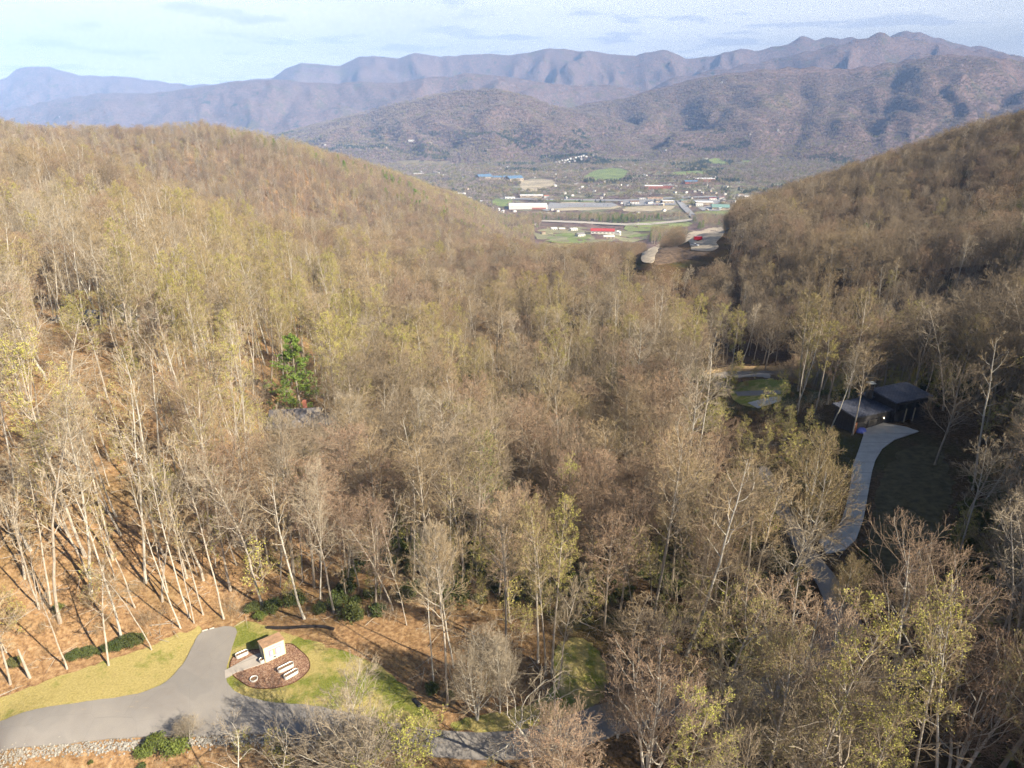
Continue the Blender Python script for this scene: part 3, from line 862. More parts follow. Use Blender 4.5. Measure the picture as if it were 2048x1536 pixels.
VAR['pine'] = ('pine_tree', *make_pine(12, 21, 6.2), 21)
# foreground characters
var('wide', 'spreading_tree', seed=21, Ht=22, bole=.3, Rc=8.2, nl=13, r0=.24, multi=2, bark=B_WHITE, twig=T_BROWN, bud=L_RED, bs=.05, up=1.1, ang=.8, kink=.16, shape='vase', n2=8, n3=7)
var('multi', 'spreading_tree', seed=22, Ht=20, bole=.3, Rc=5.0, nl=10, r0=.15, multi=4, bark=B_WHITE, twig=T_BROWN, bud=L_RED, bs=.05, up=1.2, ang=.6, kink=.14, shape='vase', n2=7, n3=6)
var('crook', 'crooked_tree', seed=23, Ht=17, bole=.35, Rc=5.8, nl=11, r0=.2, bark=B_WHITE, twig=T_GREY, up=.2, ang=1.05, kink=.34, wob=.16, lean=.18, n2=6, n3=4, n4=2)
var('vase', 'twiggy_tree', seed=24, Ht=15, bole=.12, Rc=5.4, nl=24, r0=.16, multi=2, bark=B_WHITE, twig=T_GREY, up=1.6, ang=.75, kink=.09, shape='vase', n2=9, n3=6, n4=2)
var('yellow', 'budding_tree', seed=25, Ht=13, bole=.2, Rc=3.6, nl=22, r0=.1, bark=B_PALE, twig=T_TAN, bud=L_GREEN, nb=2, bs=.08, up=.9)
var('round', 'round_tree', seed=26, Ht=21, bole=.34, Rc=5.6, nl=19, r0=.2, multi=2, bark=B_WHITE, twig=T_TAN, bud=L_OLIVE, bs=.045, up=1.0, ang=.85, kink=.13, shape='vase', n2=9, n3=7)
# ------------------------------------------------------------ simpler trees for the far woods
def joined(a, b):
    bm = bmesh.new(); bm.from_mesh(a); n = len(bm.faces); me = bpy.data.meshes.new('tree')
    mats = list(a.materials); off = len(mats)
    bm2 = bmesh.new(); bm2.from_mesh(b)
    for f in bm2.faces: f.material_index += off
    t = bpy.data.meshes.new('t'); bm2.to_mesh(t); bm2.free()
    bm.from_mesh(t); bm.to_mesh(me); bm.free(); bpy.data.meshes.remove(t)
    for m in mats+list(b.materials): me.materials.append(m)
    return me
def lod1(seed, Ht, Rc, bark, twig, bud, nf=420, s=.28, conifer=False):
    g = np.random.default_rng(seed); G = Geo()
    t = np.linspace(0, 1, 5)
    S = np.stack([g.normal()*t, g.normal()*t, t*Ht-.5], -1)[None]
    Rr = (.2*(1-t)+.04)[None]
    G.put(tube(S, Rr, 4), 0)
    if conifer:
        env = lambda t: Rc*(1.1-t)
        L1, R1 = kids(g, S, Rr, 40, .15, .99, 1, 1.3, .2, 3, .5, lenby=env)
    else:
        env = lambda t: Rc*(.5+.6*np.sin((t-.35)*3.6))
        L1, R1 = kids(g, S, Rr, 18, .38, .97, 1, .75, .5, 4, .6, lenby=env)
    G.put(tube(L1, np.maximum(R1, .035), 3), 0)
    if not conifer:
        L2, R2 = kids(g, L1, R1, 6, .2, .98, .5, .75, .3, 2, .6)
        G.put(tube(L2, np.maximum(R2, .028), 3), 1)
    else: L2 = L1
    c = L2[g.integers(0, len(L2), nf), -1]+g.normal(size=(nf, 3))*.55
    G.put(flakes(g, c, s, .16 if not conifer else .5), 1 if not conifer else 2)
    if bud:
        c = L2[g.integers(0, len(L2), nf//2), -1]+g.normal(size=(nf//2, 3))*.5
        G.put(flakes(g, c, s*.75, .5), 2)
    return G.mesh('tree', [bark, twig, bud or L_PINE])
def lod2(seed, mats, conifer=0, nf=240):
    g = np.random.default_rng(seed); G = Geo()
    for k in range(6):
        c0 = np.array([*(g.normal(size=2)*7.5), 0]); h = 13+8*g.random()
        S = np.stack([c0, c0+np.array([g.normal()*.5, g.normal()*.5, h])], 0)[None]
        G.put(tube(S, np.array([[.28, .1]]), 3), 0)
        n = nf//6
        if k < conifer:
            z = g.random(n)**1.3; rad = 4*(1.08-z)
            a = g.random(n)*6.28
            c = c0+np.stack([np.cos(a)*rad, np.sin(a)*rad, 2+z*(h-2)], -1)
        else:
            d = unit(g.normal(size=(n, 3)))*(g.random((n, 1))**.4)
            c = c0+d*np.array([4.3, 4.3, 5.2])+np.array([0, 0, h*.72])
        G.put(flakes(g, c, 1.15, .45), 2 if k < conifer else 1)
    return G.mesh('tree_clump', mats)
F_BROWN = twig_mat('far_twigs', (.42, .34, .29), (.34, .28, .24), .003)
F_GREEN = twig_mat('far_buds', (.28, .28, .13), (.32, .28, .15), .003)
F_DARK = twig_mat('far_evergreen', (.03, .06, .028), (.045, .085, .035), .003)
LOD1 = [lod1(31, 21, 4.6, B_GREY, T_BROWN, None), lod1(32, 22, 4.2, B_PALE, T_TAN, L_OLIVE), lod1(33, 20, 4.5, B_GREY, T_BROWN, L_RED), lod1(34, 23, 4.4, B_PALE, T_TAN, L_GREEN),
        lod1(35, 20, 4.0, B_GREY, T_TAN, L_PINE, 900, .45, True)]
LOD2 = [lod2(41, [B_GREY, F_BROWN, F_DARK]), lod2(42, [B_GREY, F_GREEN, F_DARK]), lod2(43, [B_GREY, F_BROWN, F_DARK], 6, 420), lod2(44, [B_GREY, F_BROWN, F_DARK], 2)]

def scatter(name, pts, kind, rot, scl, meshes, label=None, kindtag='stuff'):
    """one object whose geometry nodes stand a mesh on each of its points"""
    me = bpy.data.meshes.new(name)
    n = len(pts)
    me.vertices.add(n); me.vertices.foreach_set('co', np.asarray(pts, np.float32).ravel())
    for nm, ty, v in (('kind', 'INT', kind),):
        a = me.attributes.new(nm, ty, 'POINT'); a.data.foreach_set('value', np.asarray(v, np.int32 if ty == 'INT' else np.float32))
    scl = np.asarray(scl)[:, None]*np.column_stack([1+RNG.uniform(-.16, .2, n), 1+RNG.uniform(-.16, .2, n), np.ones(n)])
    for nm, v in (('rot', rot), ('scl', scl)):
        a = me.attributes.new(nm, 'FLOAT_VECTOR', 'POINT'); a.data.foreach_set('vector', np.asarray(v, np.float32).ravel())
    o = add(name, me)
    tree = bpy.data.node_groups.new(name, 'GeometryNodeTree')
    tree.interface.new_socket('Geometry', in_out='INPUT', socket_type='NodeSocketGeometry')
    tree.interface.new_socket('Geometry', in_out='OUTPUT', socket_type='NodeSocketGeometry')
    N = tree.nodes; L = tree.links
    gi = N.new('NodeGroupInput'); go = N.new('NodeGroupOutput')
    def attr(nm, ty):
        q = N.new('GeometryNodeInputNamedAttribute'); q.data_type = ty; q.inputs[0].default_value = nm; return q.outputs[0]
    ak, asc, ar = attr('kind', 'INT'), attr('scl', 'FLOAT_VECTOR'), attr('rot', 'FLOAT_VECTOR')
    jn = N.new('GeometryNodeJoinGeometry')
    for i, m in enumerate(meshes):
        src = bpy.data.objects.new(name+'_source', m)
        oi = N.new('GeometryNodeObjectInfo'); oi.inputs['Object'].default_value = src
        ip = N.new('GeometryNodeInstanceOnPoints')
        cp = N.new('FunctionNodeCompare'); cp.data_type = 'INT'; cp.operation = 'EQUAL'
        ii = [s for s in cp.inputs if s.type == 'INT']
        L.new(ak, ii[0]); ii[1].default_value = i
        L.new(gi.outputs[0], ip.inputs['Points']); L.new(cp.outputs[0], ip.inputs['Selection'])
        L.new(oi.outputs['Geometry'], ip.inputs['Instance'])
        e2r = N.new('FunctionNodeEulerToRotation'); L.new(ar, e2r.inputs[0])
        L.new(e2r.outputs[0], ip.inputs['Rotation']); L.new(asc, ip.inputs['Scale'])
        L.new(ip.outputs[0], jn.inputs[0])
    L.new(jn.outputs[0], go.inputs[0])
    md = o.modifiers.new('scatter', 'NODES'); md.node_group = tree
    if label: o['label'] = label; o['category'] = name.replace('_', ' ')
    return tag(o, kind=kindtag)

# ------------------------------------------------------------ where trees stand
def height_for(x, y, ytop):
    v = (768-ytop)/FPX
    Z = y/(CP+v*SP)
    return CAMZ+Z*(-SP+v*CP)-H1(x, y)
USED = {}
TREES = []   # position of every single tree, for spacing
def put_tree(k, x, y, h, label, group=None, rz=None, lean=(0, 0), wide=1.0):
    nm, tm, cm, H0 = VAR[k]
    s = h/H0
    r = thing(nm, label, 'tree', (x, y, H1(x, y)), 0, group)
    r.rotation_euler = (lean[0], lean[1], random.uniform(0, 6.28) if rz is None else rz)
    sw = s*wide*random.uniform(.92, 1.1)
    r.scale = (sw, sw, s)
    add('trunk', tm, r); add('crown', cm, r)
    TREES.append((x, y))
    return r
HERO = [
 (1885,1590,1100,'wide','largest spreading bare tree with many pale limbs near the lower right edge',1.05),
 (1555,1490,1170,'multi','bare tree with a sheaf of pale upright stems below the dark road bend',1.2),
 (1680,1300,1120,'round','small flat-topped bare tree in front of the shaded road bend',.75),
 (1768,1345,1140,'tallC','slim crooked bare tree just right of the shaded road bend',.8),
 (1408,1536,1165,'tulipB','straight-trunked tree with yellow-green buds standing over the bottom road',1.1),
 (1060,1548,1335,'crook','largest crooked whitish tree leaning over the road at the bottom',1.15),
 (1235,1475,1335,'vase','twiggy upright tree in front of the dark parked car',.7),
 (1105,1452,1300,'crook','crooked whitish tree beside the small grass patch above the road',.8),
 (1325,1580,1300,'multi','bare many-stemmed tree at the bottom edge below the shaded road',1.0),
 (1480,1600,1360,'vase','greyish twiggy tree at the bottom edge under the sheaf of upright stems',1.1),
 (1655,1600,1370,'vase','dense twiggy tree at the bottom edge right of the sheaf of stems',1.2),
 (2000,1600,1290,'multi','many-stemmed bare tree in the lower right picture corner',1.1),
 (1760,1640,1360,'vase','low twiggy tree at the bottom edge below the largest spreading tree',1.0),
 (700,1640,1405,'vase','dense whitish twiggy crown standing in front of the road under the lawn',1.15),
 (795,1640,1480,'yellow','low tree full of yellow buds at the bottom edge beside a whitish crown',1.2),
 (455,1610,1462,'crook','small crooked bare tree below the riprap, left of its pair',.7),
 (540,1610,1470,'crook','small crooked bare tree below the riprap, right of its pair',.7),
 (955,1440,1270,'vase','twiggy vase-shaped bush-like tree in the thicket right of the lawn',.9),
 (1000,1425,1275,'vase','paler twiggy tree in the thicket beside the small grass patch',.7),
 (895,1412,1060,'tallB','tall pale tree standing nearest the right tip of the lawn',.8),
 (868,1368,1085,'tallA','pale straight tree at the wood edge right of the lawn',.7),
 (908,1335,1040,'tallA','tallest whitish tree in the clump right of the lawn',.7),
 (1012,1300,1000,'tallB','tall tree with drooping side limbs in the middle thicket',.8),
 (1076,1325,1020,'tulipB','leftmost of three straight budding trunks above the small grass patch',.8),
 (1091,1350,1035,'tulipB','middle of three straight budding trunks above the small grass patch',.7),
 (1104,1345,1000,'tulipA','rightmost of three straight budding trunks above the small grass patch',.9),
 (1116,1378,1150,'tallC','thin leaning bare tree at the left border of the small grass patch',.7),
 (1588,1175,888,'round','round-crowned tan tree standing alone beside the pale driveway',.85),
 (1475,1130,960,'tulipB','olive budding tree at the left of the driveway hollow',1.1),
 (362,1256,930,'poleA','slim tree at the wood edge just left of the spur end',.6),
 (380,1234,880,'poleA','pale leaning trunk second left of the spur end',.7),
 (388,1247,960,'poleC','thin white trunk directly left of the spur end',.6),
 (448,1238,890,'poleB','pale trunk behind the end of the paved spur',.7),
 (407,1230,1000,'thin','very thin sapling behind the paved spur',.8),
 (243,1278,950,'poleA','stout leaning pale tree at the evergreen shrubs by the left grass bank',.9),
 (134,1338,1080,'poleB','curved bare tree on the edge of the left grass bank',.8),
 (217,1332,1140,'thin','small forked tree in front of the evergreen shrubs on the grass bank',1.2),
 (304,1300,1095,'poleB','many-stemmed bare tree at the right end of the evergreen shrubs',.8),
 (20,1368,1150,'thin','small bare tree at the lower left picture corner of the wood',1.2),
 (525,1210,900,'tallC','bare tree rising from the bright green shrubs behind the shed',.9),
 (640,1200,930,'tallA','pale upright tree among evergreens behind the lawn',.7),
 (668,1225,960,'tallC','thin pale tree with a low fork behind the lawn',.7),
 (290,1165,760,'poleA','tallest pale double tree on the leaf-covered left slope',1.0),
 (425,1105,770,'tulipB','tall tree with a greenish top on the leaf slope above the spur',.9),
 (328,1110,750,'poleC','pale tree with a bent trunk on the leaf slope',.9),
 (226,1120,790,'poleB','pale tree with low side limbs in the middle of the leaf slope',.9),
 (62,1100,680,'poleA','tall white trunk at the far left of the leaf slope',.9),
 (30,1000,660,'poleA','whitish tree on the upper leaf slope at the left edge',.8),
 (125,1010,640,'poleB','thick tan tree on the upper leaf slope',1.0),
 (470,1095,780,'poleB','forked pale tree at the right side of the leaf slope',.8),
 (975,1135,895,'oakB','broad whitish-limbed tree in the middle of the hollow',1.2),
 (945,1090,930,'crook','whitish tree with sideways crooked limbs in the hollow',1.0),
 (1150,960,790,'round','round yellow-green crown above the dark gap in the hollow',.9),
 (815,1100,985,'yellow','small bright yellow-green tree in the hollow',.9),
 (695,1000,800,'tallA','pale tree with a fan-shaped crown right of the grey roof',1.1),
 (660,900,740,'tallB','pale tree standing over the right side of the grey roof',.9),
 (520,870,740,'oakB','spreading pale tree at the left corner of the grey roof',.8),
 (603,838,668,'pine','single bright green pine standing above the grey roof',1.35),
 (90,760,560,'crook','thick broken-topped white tree by the upper left drive',1.0),
 (215,800,585,'tulipA','yellow-green budding tree in front of the grey boulders',1.2),
 (1755,780,640,'oakA','pale spreading tree behind the dark roofs',1.0),
 (1705,870,690,'tallB','tall pale forked tree standing left of the dark roofs',1.0),
 (1660,860,690,'tallA','whitish tree between the dark roofs and the far driveway',1.1),
 (1530,740,630,'oakA','wide bare tree behind the tan verge of the far drive',1.0),
 (1870,930,740,'oakB','broad bare tree at the right end of the pale driveway apron',1.1),
]
HH = []
for px, by, ty, k, lab, wd in HERO:
    if by > 1536:
        # base is below the picture: stand it where its top is seen
        h = {'wide': 22, 'crook': 15, 'vase': 14, 'yellow': 11, 'multi': 19}.get(k, 18)
        if k == 'crook' and px < 600: h = 11
        p = hit(px, ty, h)
    else:
        p = hit(px, by); h = height_for(p[0], p[1], ty)
    h = min(max(h, 5), 31)
    HH.append((p[0], p[1], h))
    put_tree(k, p[0], p[1], h, lab, wide=wd)

BLD_KEEP = []   # (x, y, radius) kept free of trees, filled below with the near buildings
for px, py, rad in [(1780,850,13),(1735,845,9),(1830,850,11),(575,840,9),(610,835,9),(545,1315,6),(640,845,4),(1700,880,6),(1840,860,8),(1250,1400,4),(1390,495,10)]:
    q = hit(px, py); BLD_KEEP.append((q[0], q[1], rad))
KEEP = [road_xy, lawn_l, lawn_r, lawn_c, drive_xy, bed_xy, fd_xy, fr_xy, ft_xy, br_xy]+FIELDS
BARE = smooth_poly(outline([(1735,1120),(1745,1000),(1765,905),(1850,880),(1930,900),(1940,1020),(1900,1120),(1820,1190),(1740,1200)]), 1)
BOXES = [  # parts of the view that stay open, and how far in front of them trees are kept out
 (0, 1385, 620, 1480, 90), (400, 1252, 850, 1430, 92), (1655, 862, 1800, 1105, 108), (1668, 765, 1875, 850, 146), (1445, 740, 1575, 815, 190), (1272, 452, 1445, 530, 565),
 (100, 630, 185, 648, 172), (228, 622, 320, 655, 130), (1740, 930, 1880, 1120, 96), (1095, 1275, 1215, 1420, 76), (1070, 451, 1300, 487, 1640), (1085, 437, 1395, 452, 1840), (1000, 396, 1460, 424, 2240), (522, 665, 612, 795, 172), (540, 803, 640, 822, 142)]
def allowed(x, y, h, rad):
    ok = np.ones(len(x), bool)
    for P_ in KEEP:
        a = np.array(P_); c = a.mean(0); e = np.abs(a-c).max(0)+3
        k = ok & (np.abs(x-c[0]) < e[0]) & (np.abs(y-c[1]) < e[1])
        if not k.any(): continue
        far_ = c[1] > 900
        kk = np.zeros_like(ok)
        for ox, oy in ((0, 0), (1.6, 0), (-1.6, 0), (0, 1.6), (0, -1.6)) if not far_ else ((0, 0),):
            kk[k] |= inside(P_, x[k]+ox, y[k]+oy)
        ok &= ~kk
    ok &= ~inside(BARE, x, y)
    for bx, by, br in BLD_KEEP: ok &= np.hypot(x-bx, y-by) > br
    z = H(x, y)
    u0, v0, Z0 = proj(x, y, z); u1, v1, Z1 = proj(x, y, z+h)
    for a, b, c, d, zz in BOXES:
        wpx = rad/np.maximum(Z1, 1)*FPX*.8
        hitb = (Z0 < zz) & (Z0 > 0) & (np.maximum(u0, u1)+wpx*.8 > a) & (np.minimum(u0, u1)-wpx*.8 < c) & (v1 < d) & (v0 > b)
        ok &= ~hitb
    return ok, z, u0, v0, u1, v1, Z0
def jgrid(x0, x1, y0, y1, s):
    gx, gy = np.meshgrid(np.arange(x0, x1, s), np.arange(y0, y1, s))
    gx = gx+RNG.uniform(-.42, .42, gx.shape)*s; gy = gy+RNG.uniform(-.42, .42, gx.shape)*s
    return gx.ravel(), gy.ravel()
def inview(x, y, z, m=90, top=0):
    u, v, Z = proj(x, y, z)
    return (Z > 5) & (u > -m) & (u < 2048+m) & (v < 1536+m*2)
# near woods ---------------------------------------------------------------
x, y = jgrid(-260, 330, 22, 300, 4.3)
w_ = vn(x/17, y/17, 77); w2 = vn(x/55, y/55, 78)
lf = sst(0, -30, x+.1*y)
pr = (.47+.5*lf)*(1+.7*(w_-.5))
pr = np.where((y < 62) & (x < 0), 0.0, pr)
pr = np.where((y < 66) & (x >= 0), .75, pr)
k = RNG.random(len(x)) < pr
x, y = x[k], y[k]
# a second, thinner storey of poles on the leaf slope
xe, ye = jgrid(-120, 5, 60, 135, 4.6)
ke = RNG.random(len(xe)) < .6
nmain = len(x)
x = np.concatenate([x, xe[ke]]); y = np.concatenate([y, ye[ke]])
def choose(x, y, g):
    """index into NEARK by place: buds on the left and centre, maples in the middle, oaks on the right"""
    n = len(x); reg = vn(x/30+5, y/42, 90)*.75+.25*vn(x/90+5, y/90, 91); r = g.random(n)
    right = sst(15, 90, x-.12*y); left = sst(-10, -60, x+.1*y)
    Pm = np.zeros((n, len(NEARK)))
    for i, kk in enumerate(NEARK):
        L, C, Rr = {'poleA': (3.0, .8, .3), 'poleB': (3.0, .9, .5), 'poleC': (2.6, .7, .2), 'tulipA': (.9, .8, .12), 'tulipB': (1.1, 1.2, .25), 'tallA': (.8, .5, .35), 'tallB': (.9, .7, .7), 'tallC': (1.1, .8, .9), 'mapleA': (.45, 1.7, .6), 'mapleB': (.5, 1.6, .4),
                    'oakA': (.1, 1., 1.9), 'oakB': (.15, 1.0, 1.7), 'thin': (2.2, 1.3, .6), 'thinB': (.7, .8, .4), 'pine': (.004, .01, .03)}[kk]
        Pm[:, i] = L*left+Rr*right+C*np.clip(1-left-right, 0, 1)
        if kk.startswith('maple'): Pm[:, i] *= .3+2.2*sst(.5, .75, reg)
        if kk.startswith('tulip') or kk == 'poleC': Pm[:, i] *= .3+3.2*sst(.5, .3, reg)
        if kk.startswith('tulip') or kk == 'poleC': Pm[:, i] *= 1-.6*sst(250, 420, y)
        if kk in ('mapleA', 'mapleB', 'oakB'): Pm[:, i] *= 1+3.0*sst(250, 480, y)
    Pm /= Pm.sum(1, keepdims=True)
    return (Pm.cumsum(1) < r[:, None]).sum(1).clip(0, len(NEARK)-1)
NEARK = ['tulipA', 'tulipB', 'tallA', 'tallB', 'tallC', 'mapleA', 'mapleB', 'oakA', 'oakB', 'thin', 'thinB', 'pine', 'poleA', 'poleB', 'poleC']
NH = np.array([VAR[k][3] for k in NEARK], float)
NRAD = np.array([3.2, 3.8, 3.3, 3.8, 3.2, 4.2, 3.8, 5.5, 5.2, 1.6, 2, 3.5, 2.5, 3, 2.2])
ki = choose(x, y, RNG)
ki[nmain:] = RNG.choice([9, 9, 13, 14], len(x)-nmain)
sc_ = RNG.uniform(.72, 1.12, len(x))
sc_[nmain:] *= .8
hh = NH[ki]*sc_
ok, z, u0, v0, u1, v1, Z0 = allowed(x, y, hh, NRAD[ki])
for q_, (a, b) in enumerate(TREES): ok &= np.hypot(x-a, y-b) > (4.5 if q_ < 5 else 3.0)
ok &= inview(x, y, z, 160) | (x > 60)
x, y, z, ki, sc_, hh, u0, v0, u1, v1, Z0 = [q[ok] for q in (x, y, z, ki, sc_, hh, u0, v0, u1, v1, Z0)]
# the ones that show largest become single trees
vis = (u1 > 5) & (u1 < 2043) & (v1 < 1525) & (v1 > 0) & (Z0 > 0)
score = np.where(vis, hh/Z0, 0)
order = np.argsort(-score)
single = order[:300-len(HERO)]
ADJ = {'budding_tree': 'budding yellow-green tree', 'tall_tree': 'bare pale-trunked tree', 'maple_tree': 'reddish-twigged bare tree', 'oak_tree': 'broad grey-limbed bare tree', 'young_tree': 'thin young tree',
       'pine_tree': 'dark green pine'}
LM = [(440,1260,'the paved spur head'),(150,1330,'the left grass bank'),(545,1290,'the shed'),(20,1250,'the left picture edge'),(150,1130,'the open leaf slope'),(350,1050,'the pale leaning trunks'),(640,1230,'the lawn'),
      (830,1400,'the lawn tip'),(590,830,'the grey roof'),(565,730,'the green pine'),(260,640,'the grey boulders'),(130,640,'the upper left drive'),(1150,1330,'the small grass patch'),(1250,1395,'the dark parked car'),
      (980,1010,'the broad whitish oak'),(1150,880,'the round yellow-green crown'),(1200,940,'the dark gap'),(820,1040,'the yellow-green tree'),(1500,780,'the far drive'),(1620,1010,'the round-crowned tan tree'),
      (1730,980,'the pale driveway'),(1640,1110,'the driveway foot'),(1770,820,'the dark roofs'),(1690,1250,'the dark road bend'),(1500,1390,'the shaded bottom road'),(1900,1300,'the largest spreading tree'),(1820,1040,'the bare shaded bank'),
      (1010,1490,'the bottom road'),(1240,1210,'the evergreen thicket'),(360,850,'the upper leaf slope'),(60,880,'the steep left slope'),(780,900,'the fan-shaped crown'),(1350,900,'the middle hollow'),(1980,800,'the right picture edge')]
def place(u, v):
    d_, (a, b, nm) = min(((math.hypot(u-q[0], v-q[1]), q) for q in LM), key=lambda t: t[0])
    dx_, dy_ = u-a, v-b
    hx = 'right of' if dx_ > 0 else 'left of'; vy = 'below' if dy_ > 0 else 'above'
    k_ = abs(dx_)/(abs(dy_)+1e-6)
    rel = hx if k_ > 2 else (vy if k_ < .5 else vy+' and '+hx)
    how = 'just' if d_ < 40 else ('' if d_ < 75 else ('well' if d_ < 120 else 'far'))
    return (how+' '+rel+' '+nm).strip()
for i in single:
    kk = NEARK[ki[i]]; nm = VAR[kk][0]
    big = 'small' if sc_[i] < .84 else ('middling' if sc_[i] < .98 else 'tall')
    mid = (u0[i]+u1[i])/2, min((v0[i]+v1[i])/2, 1500)
    rg = place(*mid)
    lab = ('%s %s %s' % (big, ADJ[nm], rg))
    put_tree(kk, x[i], y[i], hh[i], lab, '%s %s' % (ADJ[nm], rg), lean=(random.gauss(0, .045), random.gauss(0, .045)))
rest = np.setdiff1d(np.arange(len(x)), single)
RX, RY, RZ, RK, RS = [x[rest]], [y[rest]], [z[rest]], [ki[rest]], [sc_[rest]]
# middle woods
x, y = jgrid(-760, 760, 300, 1000, 6.8)
k = (RNG.random(len(x)) < .9)
x, y = x[k], y[k]
ki = choose(x, y, RNG); ki = np.where((ki == 9) | (ki > 11) & (RNG.random(len(ki)) < .5), RNG.integers(3, 8, len(ki)), ki)
sc_ = RNG.uniform(.75, 1.1, len(x))
ok, z, *_ = allowed(x, y, NH[ki]*sc_, NRAD[ki])
ok &= inview(x, y, z+15, 60)
RX.append(x[ok]); RY.append(y[ok]); RZ.append(z[ok]); RK.append(ki[ok]); RS.append(sc_[ok])
nmid = ok.sum()
# far slopes
x, y = jgrid(-1700, 1900, 1000, 2050, 7.5)
zz = H(x, y)
k = inview(x, y, zz+15, 30) & (RNG.random(len(x)) < np.where(zz < -225, .35+.5*vn(x/120, y/120, 4), .95))
x, y = x[k], y[k]
r = RNG.random(len(x)); g_ = vn(x/110, y/110, 51)
q = np.where(r < .45, 0, np.where(r < .8, 2, np.where(r < .92, 1, 3)))
q = np.where(g_ > .6, np.where(r < .5, 3, q), q)
q = np.where((RNG.random(len(x)) < .03+.35*(vn(x/90, y/90, 8) > .8)), 4, q)
sc_ = RNG.uniform(.7, 1.1, len(x))
ok, z, *_ = allowed(x, y, 20*sc_, 4+0*x)
RX.append(x[ok]); RY.append(y[ok]); RZ.append(z[ok]); RK.append(q[ok]+len(NEARK)); RS.append(sc_[ok])
# the valley and the feet of the mountains, as clumps
x, y = jgrid(-3600, 3900, 2050, 6200, 24)
zz = H(x, y)
dens = np.where(zz < -255, np.where((y < 3000) & (x > 0), .2+.45*(vn(x/160, y/110, 5) > .55), .55+.4*(vn(x/200, y/150, 5) > .45)), .97)
k = inview(x, y, zz+15, 20) & (RNG.random(len(x)) < dens) 
x, y, zz = x[k], y[k], zz[k]
r = RNG.random(len(x)); ev = vn(x/230, y/170, 6)
q = np.where(r < .62, 0, 1)
q = np.where((ev > .74) & (zz < -120) & (r < .8), 2, np.where((ev > .62) & (r < .35), 3, q))
q = np.where((zz > -150) & (q == 1) & (r < .9), 0, q)
ok, z, *_ = allowed(x, y, 14+0*x, 4+0*x)
RX.append(x[ok]); RY.append(y[ok]); RZ.append(z[ok]-1); RK.append(q[ok]+len(NEARK)+5); RS.append(RNG.uniform(.6, .95, ok.sum()))
# unseen evergreens added on the right-hand hill to shade the house and driveway
x, y = jgrid(104, 330, -60, 130, 5.5)
u_, v_, Z_ = proj(x, y, H(x, y)+12)
k = (H(x, y) > 16) & ((u_ > 2110) | (Z_ < 5))
x, y = x[k], y[k]
RX.append(x); RY.append(y); RZ.append(H(x, y)); RK.append(np.where(RNG.random(len(x)) < .75, 11, 8)); RS.append(RNG.uniform(.85, 1.15, len(x)))
x, y, z, ki, sc_ = [np.concatenate(q) for q in (RX, RY, RZ, RK, RS)]
rot = np.stack([RNG.normal(size=len(x))*.04, RNG.normal(size=len(x))*.04, RNG.random(len(x))*6.28], -1)
srcs = [joined(VAR[k][1], VAR[k][2]) for k in NEARK]+LOD1+LOD2
WOODS = scatter('woods', np.stack([x, y, z], -1), ki, rot, sc_, srcs)
print('woods', len(x), 'mid', nmid)

# ------------------------------------------------------------ undergrowth
BR1 = twig_mat('dry_brush', (.42, .3, .17), (.3, .19, .11)); 
SH = [make_shrub(51)[1], make_shrub(52, 1.2, 1.2, n=900)[1], make_brush(53, 1.7, 26, BR1), make_brush(54, 1.2, 34, BR1), make_brush(55, 2.6, 16, T_GREY), VAR['thinB'][2]]
x, y = jgrid(-150, 210, 26, 240, 1.7)
n1 = vn(x/9, y/9, 31); n2 = vn(x/30, y/30, 32)
hollow = sst(-45, -5, x+.12*(y-80))*sst(58, 70, y+.1*x)
pr = np.where(y < 58, .75, .2+.28*hollow)*(.4+1.2*n1)
k = RNG.random(len(x)) < pr
x, y, hollow, n1, n2 = x[k], y[k], hollow[k], n1[k], n2[k]
ok, z, u0, v0, u1, v1, Z0 = allowed(x, y, .5+0*x, .3+0*x)
ok &= inview(x, y, z, 60)
x, y, z, hollow, n1, n2 = [q[ok] for q in (x, y, z, hollow, n1, n2)]
r = RNG.random(len(x))
ki = np.where(r < .4, 2, np.where(r < .7, 3, np.where(r < .88, 4, 5)))
dk = (hollow > .5) & (n2 > .45) & (r < .62)
ki = np.where(dk, RNG.integers(0, 2, len(x)), ki)
g2 = (y < 58) & (vn(x/6, y/6, 35) > .55)
ki = np.where(g2 & (r < .7), 1, ki)
sc_ = RNG.uniform(.45, 1.1, len(x))*np.where(dk, 1.25, 1)
sc_ = np.where(y < 60, sc_*.6, sc_)
rot = np.stack([0*x, 0*x, RNG.random(len(x))*6.28], -1)
scatter('undergrowth', np.stack([x, y, z-.05], -1), ki, rot, sc_, SH)
print('undergrowth', len(x))
# ------------------------------------------------------------ the shed and its planters
def V2(a): return Vector((a[0], a[1]))
def seam_mat(name, c, ang, pitch=.45, metal=.4, rough=.45):
    m, n, b = newmat(name)
    mp = n.nodes.new('ShaderNodeMapping'); mp.inputs['Rotation'].default_value = (0, 0, ang)
    n.links.new(objco(n), mp.inputs[0])
    w_ = n.nodes.new('ShaderNodeTexWave'); w_.inputs['Scale'].default_value = .314/pitch; w_.bands_direction = 'X'
    n.links.new(mp.outputs[0], w_.inputs[0])
    f = nz(n, 1.5, 4, objco(n))
    cc = mix(n, mr(n, f, .3, .7), tuple(x*.8 for x in c), tuple(min(1, x*1.2) for x in c))
    cc = mix(n, mr(n, w_.outputs['Fac'], .9, 1, 0, .55), cc, tuple(x*.5 for x in c))
    base(n, b, cc); bump(n, b, w_.outputs['Fac'], .4, .03)
    b.inputs['Metallic'].default_value = metal; b.inputs['Roughness'].default_value = rough
    return m
FL, FRR, BL = hit(531.6, 1327), hit(572.3, 1307.6), hit(520.3, 1305)
rz = math.atan2(FRR[1]-FL[1], FRR[0]-FL[0])
M_CREAM = plain('cream_boards', (.62, .62, .52), .12, 6)
